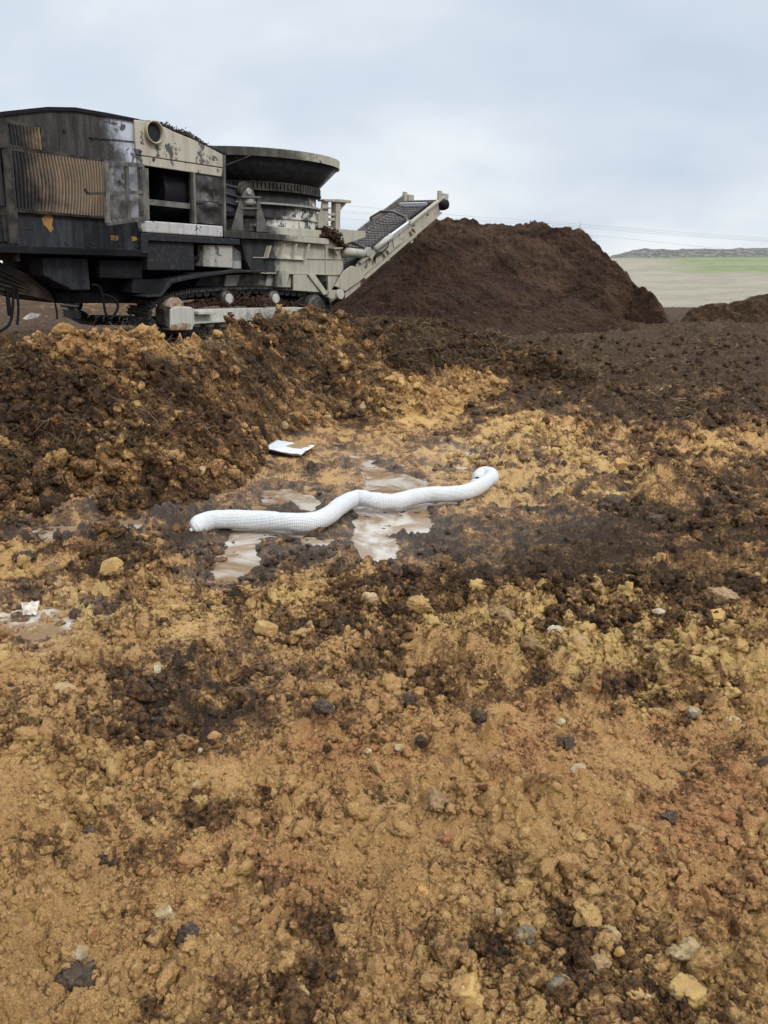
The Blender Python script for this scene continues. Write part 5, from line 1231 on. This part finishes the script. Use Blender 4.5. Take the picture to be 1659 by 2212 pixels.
def stone(px, py, wpx, hpx, kind, label, name='stone', cat='stone', crisp=1, seed=0, lift=.0):
    z0 = float(H(np.array([at_z(px, py, 0).x]), np.array([at_z(px, py, 0).y]))[0]); p = None
    for hp in (BERM,):
        pr_ = proj(hp.V[:, 0], hp.V[:, 1], hp.V[:, 2]); i = np.argmin((pr_[0]-px)**2+(pr_[1]-py)**2)
        if (pr_[0][i]-px)**2+(pr_[1][i]-py)**2 < 120 and hp.V[i][2] > .15: p = Vector(hp.V[i])
    if p is None: p = at_z(px, py+hpx*.15, z0)
    dpt = (p-Vector((0, 0, CAMZ))).length*.985; s_ = wpx/F*dpt/2
    V, Fc = ico(4 if wpx > 22 else 3, seed+px % 97, .30 if crisp else (.62 if name == 'soil_clod' and kind == 'dark' else .45), crisp); asp = hpx/wpx
    V = V/np.abs(V).max(0); a = random.uniform(-.5, .5); V = V*np.array([1, .85, min(1.0, asp*1.05)])
    c_, s2_ = math.cos(a*.5), math.sin(a*.5); V = V@np.array([[c_, 0, s2_], [0, 1, 0], [-s2_, 0, c_]])
    o = fast_mesh(name, V*s_, Fc, RM[kind], True); o.location = (p.x, p.y, p.z+s_*min(1, asp)*.22+lift)
    if crisp:
        md = o.modifiers.new('split', 'EDGE_SPLIT'); md.split_angle = R(28)
    tag(o, label, cat); return o
ST = [(238, 1221, 56, 42, 'yellow', 'yellow sandy rock alone on the brown mud left of the sock', 1), (570, 1357, 62, 44, 'yellow', 'yellow brown block with a pale flat top, centre left', 1),
 (1200, 1370, 44, 50, 'pale', 'pale grey and ochre stone at the foot of the windrow', 1), (1246, 1388, 46, 50, 'tan', 'tan stone just right of the pale grey and ochre one', 0), (1143, 1388, 44, 44, 'brown', 'dark brown stone just left of the pale grey and ochre one', 1),
 (1540, 1328, 66, 30, 'orange', 'flat orange slab near the right edge of the windrow', 1), (1240, 1348, 34, 28, 'yellow', 'small yellow stone above the tan stone', 1),
 (432, 1022, 30, 44, 'tan', 'upright tan stone low on the face of the clay heap', 1), (707, 903, 20, 14, 'pale', 'small pale stone at the foot of the heap, behind the paper', 1), (786, 880, 26, 24, 'tan', 'tan stone at the heap foot above the wet mud', 1), (613, 920, 20, 18, 'tan', 'small brown stone at the heap foot above the paper', 1),
 (1339, 1001, 32, 26, 'orange', 'orange yellow stone between clay and black soil, right of the sock', 1), (1381, 1797, 26, 34, 'grey', 'small white square edged stone in the lower right hollow', 1),
 (358, 1972, 46, 34, 'pale', 'long pale stone at the lower left, pressed in brown clay', 1), (173, 2062, 42, 28, 'green', 'greenish grey slate near the lower left corner', 1),
 (1291, 2088, 64, 60, 'tan', 'biggest tan lump at the bottom right', 0), (1079, 1978, 36, 54, 'grey', 'white streaked upright stone, bottom centre', 1), (1133, 2012, 56, 46, 'iron', 'dark grey crusted stone right of the white streaked one', 0),
 (1205, 2130, 58, 48, 'iron', 'smooth grey brown stone left below the biggest tan lump', 1), (909, 1925, 30, 26, 'orange', 'small orange stone left of the white streaked one', 1), (1340, 2058, 26, 24, 'orange', 'orange chip just above right of the biggest tan lump', 1),
 (1312, 2022, 54, 46, 'tan', 'tan split stone above the biggest tan lump', 1), (1374, 2148, 34, 40, 'orange', 'angular yellow orange stone near the bottom right', 1), (1398, 2152, 16, 16, 'pale', 'tiny white pebble beside the angular yellow orange stone', 1),
 (1312, 1874, 20, 16, 'yellow', 'small yellow stone below the lower right hollow', 1), (343, 1449, 30, 30, 'pale', 'flat white patch of stone in dark mud, left of centre', 1), (392, 1445, 26, 12, 'pale', 'thin pale flake right of the flat white one', 1), (145, 1490, 60, 20, 'tan', 'half buried flat tan stone at the left', 1),
 (1497, 1538, 34, 34, 'grey', 'grey white pointed stone at the right', 1), (1582, 1552, 34, 16, 'pale', 'low pale stone right of the grey white pointed one', 1), (1424, 1320, 28, 13, 'pale', 'thin white flake on the windrow at the right', 1), (1543, 1395, 24, 15, 'grey', 'rightmost of the small grey chips below the windrow', 1), (1484, 1406, 24, 12, 'grey', 'bluish grey chip, middle one below the windrow', 1), (1443, 1408, 14, 12, 'grey', 'tiny bluish chip, leftmost of its close row of three', 1), (1350, 1381, 18, 14, 'grey', 'small grey chip right of the tan windrow stone', 1),
 (433, 1621, 13, 11, 'pale', 'tiny bright white chip on brown clay, left of centre', 1), (465, 1590, 30, 24, 'red', 'small red brown stone just above the tiny bright white chip', 1), (1212, 1559, 26, 12, 'pale', 'narrow pale stick shaped stone right of centre', 1), (862, 1612, 22, 26, 'pale', 'pale stone in a crack near the picture centre', 1), (795, 1622, 18, 12, 'pale', 'small pale stone left of the cracked clay', 1), (425, 1700, 30, 24, 'tan', 'rounded buff stone in crumbs, left lower middle', 0), (590, 1718, 34, 26, 'yellow', 'yellow crumbly lump in the left lower middle', 0), (510, 2008, 18, 18, 'tan', 'small round buff stone above the bottom left clay', 1), (1250, 1810, 40, 26, 'yellow', 'yellow lump at the edge of the lower right hollow', 0), (1250, 1660, 36, 14, 'pale', 'thin cream smear of stone right of centre', 1),
 (483, 2055, 20, 18, 'pale', 'small white grey stone, bottom left centre', 1), (1580, 1935, 20, 18, 'tan', 'small buff stone near the lower right edge', 1), (355, 978, 12, 14, 'pale', 'tiny pale stone in the face of the clay heap', 1), (1190, 1178, 14, 7, 'pale', 'tiny pale chip on the flat mud right of the sock', 1), (95, 1745, 26, 20, 'yellow', 'ochre stone near the left edge, lower half', 0), (970, 1810, 44, 44, 'red', 'red brown crumbly lump right of the lower centre', 0)]
for k, (px, py, w, h, kd, lb, cr_) in enumerate(ST): stone(px, py, w, h, kd, lb, crisp=cr_, seed=k*3)
CLD = [(1282, 1274, 96, 62, 'yellow', 'largest yellow clay clod crowning the windrow'), (1030, 1268, 64, 44, 'yellow', 'yellow clay clod on the windrow, right of centre'), (905, 1305, 60, 44, 'yellow', 'ochre clod on the windrow near the middle'), (800, 1290, 40, 34, 'tan', 'tan clod at the left part of the windrow'), (1560, 1290, 70, 44, 'brown', 'brown clod on the windrow at the right edge'), (1085, 1330, 60, 50, 'brown', 'brown clod on the windrow left of the dark stone'),
 (950, 1185, 44, 48, 'dark', 'dark mud lump below the sock, right of the puddles'), (1029, 1548, 52, 46, 'dark', 'black rooty clod beside the brown clay patch, right centre'), (700, 1528, 60, 34, 'dark', 'black rooty clod in dark mud at centre'), (882, 1512, 36, 40, 'dark', 'upright black clod right of the central rooty one'), (1222, 1606, 46, 42, 'dark', 'black clod in the yellow clay right of centre'), (1652, 1652, 44, 60, 'dark', 'black rooty clod cut by the right edge'), (1447, 1768, 42, 40, 'dark', 'black clod with a white root above the lower right hollow'),
 (410, 2022, 56, 46, 'dark', 'dark rooty clod near the bottom left'), (165, 2112, 88, 44, 'dark', 'flat dark mud lump in the bottom left corner'), (195, 1797, 40, 38, 'dark', 'dark rooty clod at the left, lower half'), (230, 1855, 44, 28, 'dark', 'small black clod under the left rooty one'), (1475, 1668, 20, 14, 'dark', 'tiny black crumb on red clay at the right'), (1330, 1092, 90, 50, 'dark', 'broad black soil lump right of the sock end'), (1440, 1050, 60, 30, 'dark', 'low black soil lump on yellow sand at the right'), (1420, 1118, 60, 34, 'dark', 'black soil lump below the broad one at the right'), (912, 1600, 34, 34, 'dark', 'dark clod with roots just right of the centre crack'), (940, 1725, 60, 44, 'brown', 'brown rooty clod in the lower middle'), (108, 1232, 60, 44, 'brown', 'brown clod with pale crust left of the yellow rock'), (58, 1205, 50, 44, 'dark', 'dark clod at the left edge above the left puddle'), (160, 1330, 34, 34, 'dark', 'dark lump at the right rim of the left puddle'), (1610, 1275, 50, 40, 'yellow', 'yellow clod at the right end of the windrow'), (1480, 2140, 80, 60, 'yellow', 'wide yellow clay clod in the bottom right'), (1490, 2060, 90, 44, 'tan', 'long buff clay clod above the wide yellow one'), (650, 2150, 60, 50, 'tan', 'pale crumbly clod at the bottom centre'), (1000, 2140, 90, 60, 'orange', 'big orange clay slab at the bottom, right of centre')]
for k, (px, py, w, h, kd, lb) in enumerate(CLD): stone(px, py, w, h, kd, lb, 'soil_clod', 'soil clod', 0, 200+k*5)

# ------------------------------------------------------------------ power lines
YP = 95.0
M_wire = simple('power cable', (.3, .31, .33), .6)
def wire(pts, label, y0=YP):
    P = [at_y(px, py, y) for px, py, y in pts]; out = catmull(P, 8); o = MB().tube(out, .011, 5).build('power_cable', M_wire, smooth=True)
    tag(o, label, 'power cable', 'power cables behind the mulch')
wire([(300, 405, 110), (735, 443, 102), (1011, 467, 97), (1155, 476.5, 95), (1400, 496, 90), (1659, 515, 84), (2100, 545, 75)], 'topmost of the power cables crossing the sky behind the mulch')
wire([(300, 418, 110), (738, 455, 102), (1011, 474, 97), (1160, 481, 95), (1400, 500, 90), (1659, 519, 84), (2100, 549, 75)], 'second power cable from the top, close under the topmost')
wire([(300, 420, 112), (738, 459, 104), (1011, 478, 99), (1170, 485, 97), (1400, 504, 92), (1659, 522, 86), (2100, 553, 77)], 'third power cable from the top in the sky at the right')
wire([(300, 440, 112), (735, 472, 104), (1011, 490, 99), (1256, 506, 95), (1450, 526, 90), (1659, 547, 86), (2100, 585, 77)], 'lowest power cable, ending just above the far hill')
up = empty('utility_pole', at_y(1155, 560, YP)); tag(up, 'top of a distant utility pole poking above the tall mulch heap', 'utility pole'); bpy.context.view_layer.update()
M_wood = simple('grey weathered pole', (.16, .14, .12), .85)
def upart(mb, nm_, m_): o = mb.build(nm_, m_, up); o.matrix_parent_inverse = up.matrix_world.inverted()
p0_, p1_ = at_y(1155, 600, YP), at_y(1155, 475, YP); upart(MB().tube([(p1_.x, YP, -2), (p1_.x, YP, p1_.z)], .16, 10, .11), 'pole', M_wood)
upart(MB().box((p1_.x-.6, YP-.08, p1_.z-.55), (p1_.x+1.0, YP+.08, p1_.z-.4)), 'crossarm', M_wood)
for dx in (-.5, .0, .9): upart(MB().tube([(p1_.x+dx, YP, p1_.z-.4), (p1_.x+dx, YP, p1_.z-.12)], .06, 8), 'insulator', M_grey)
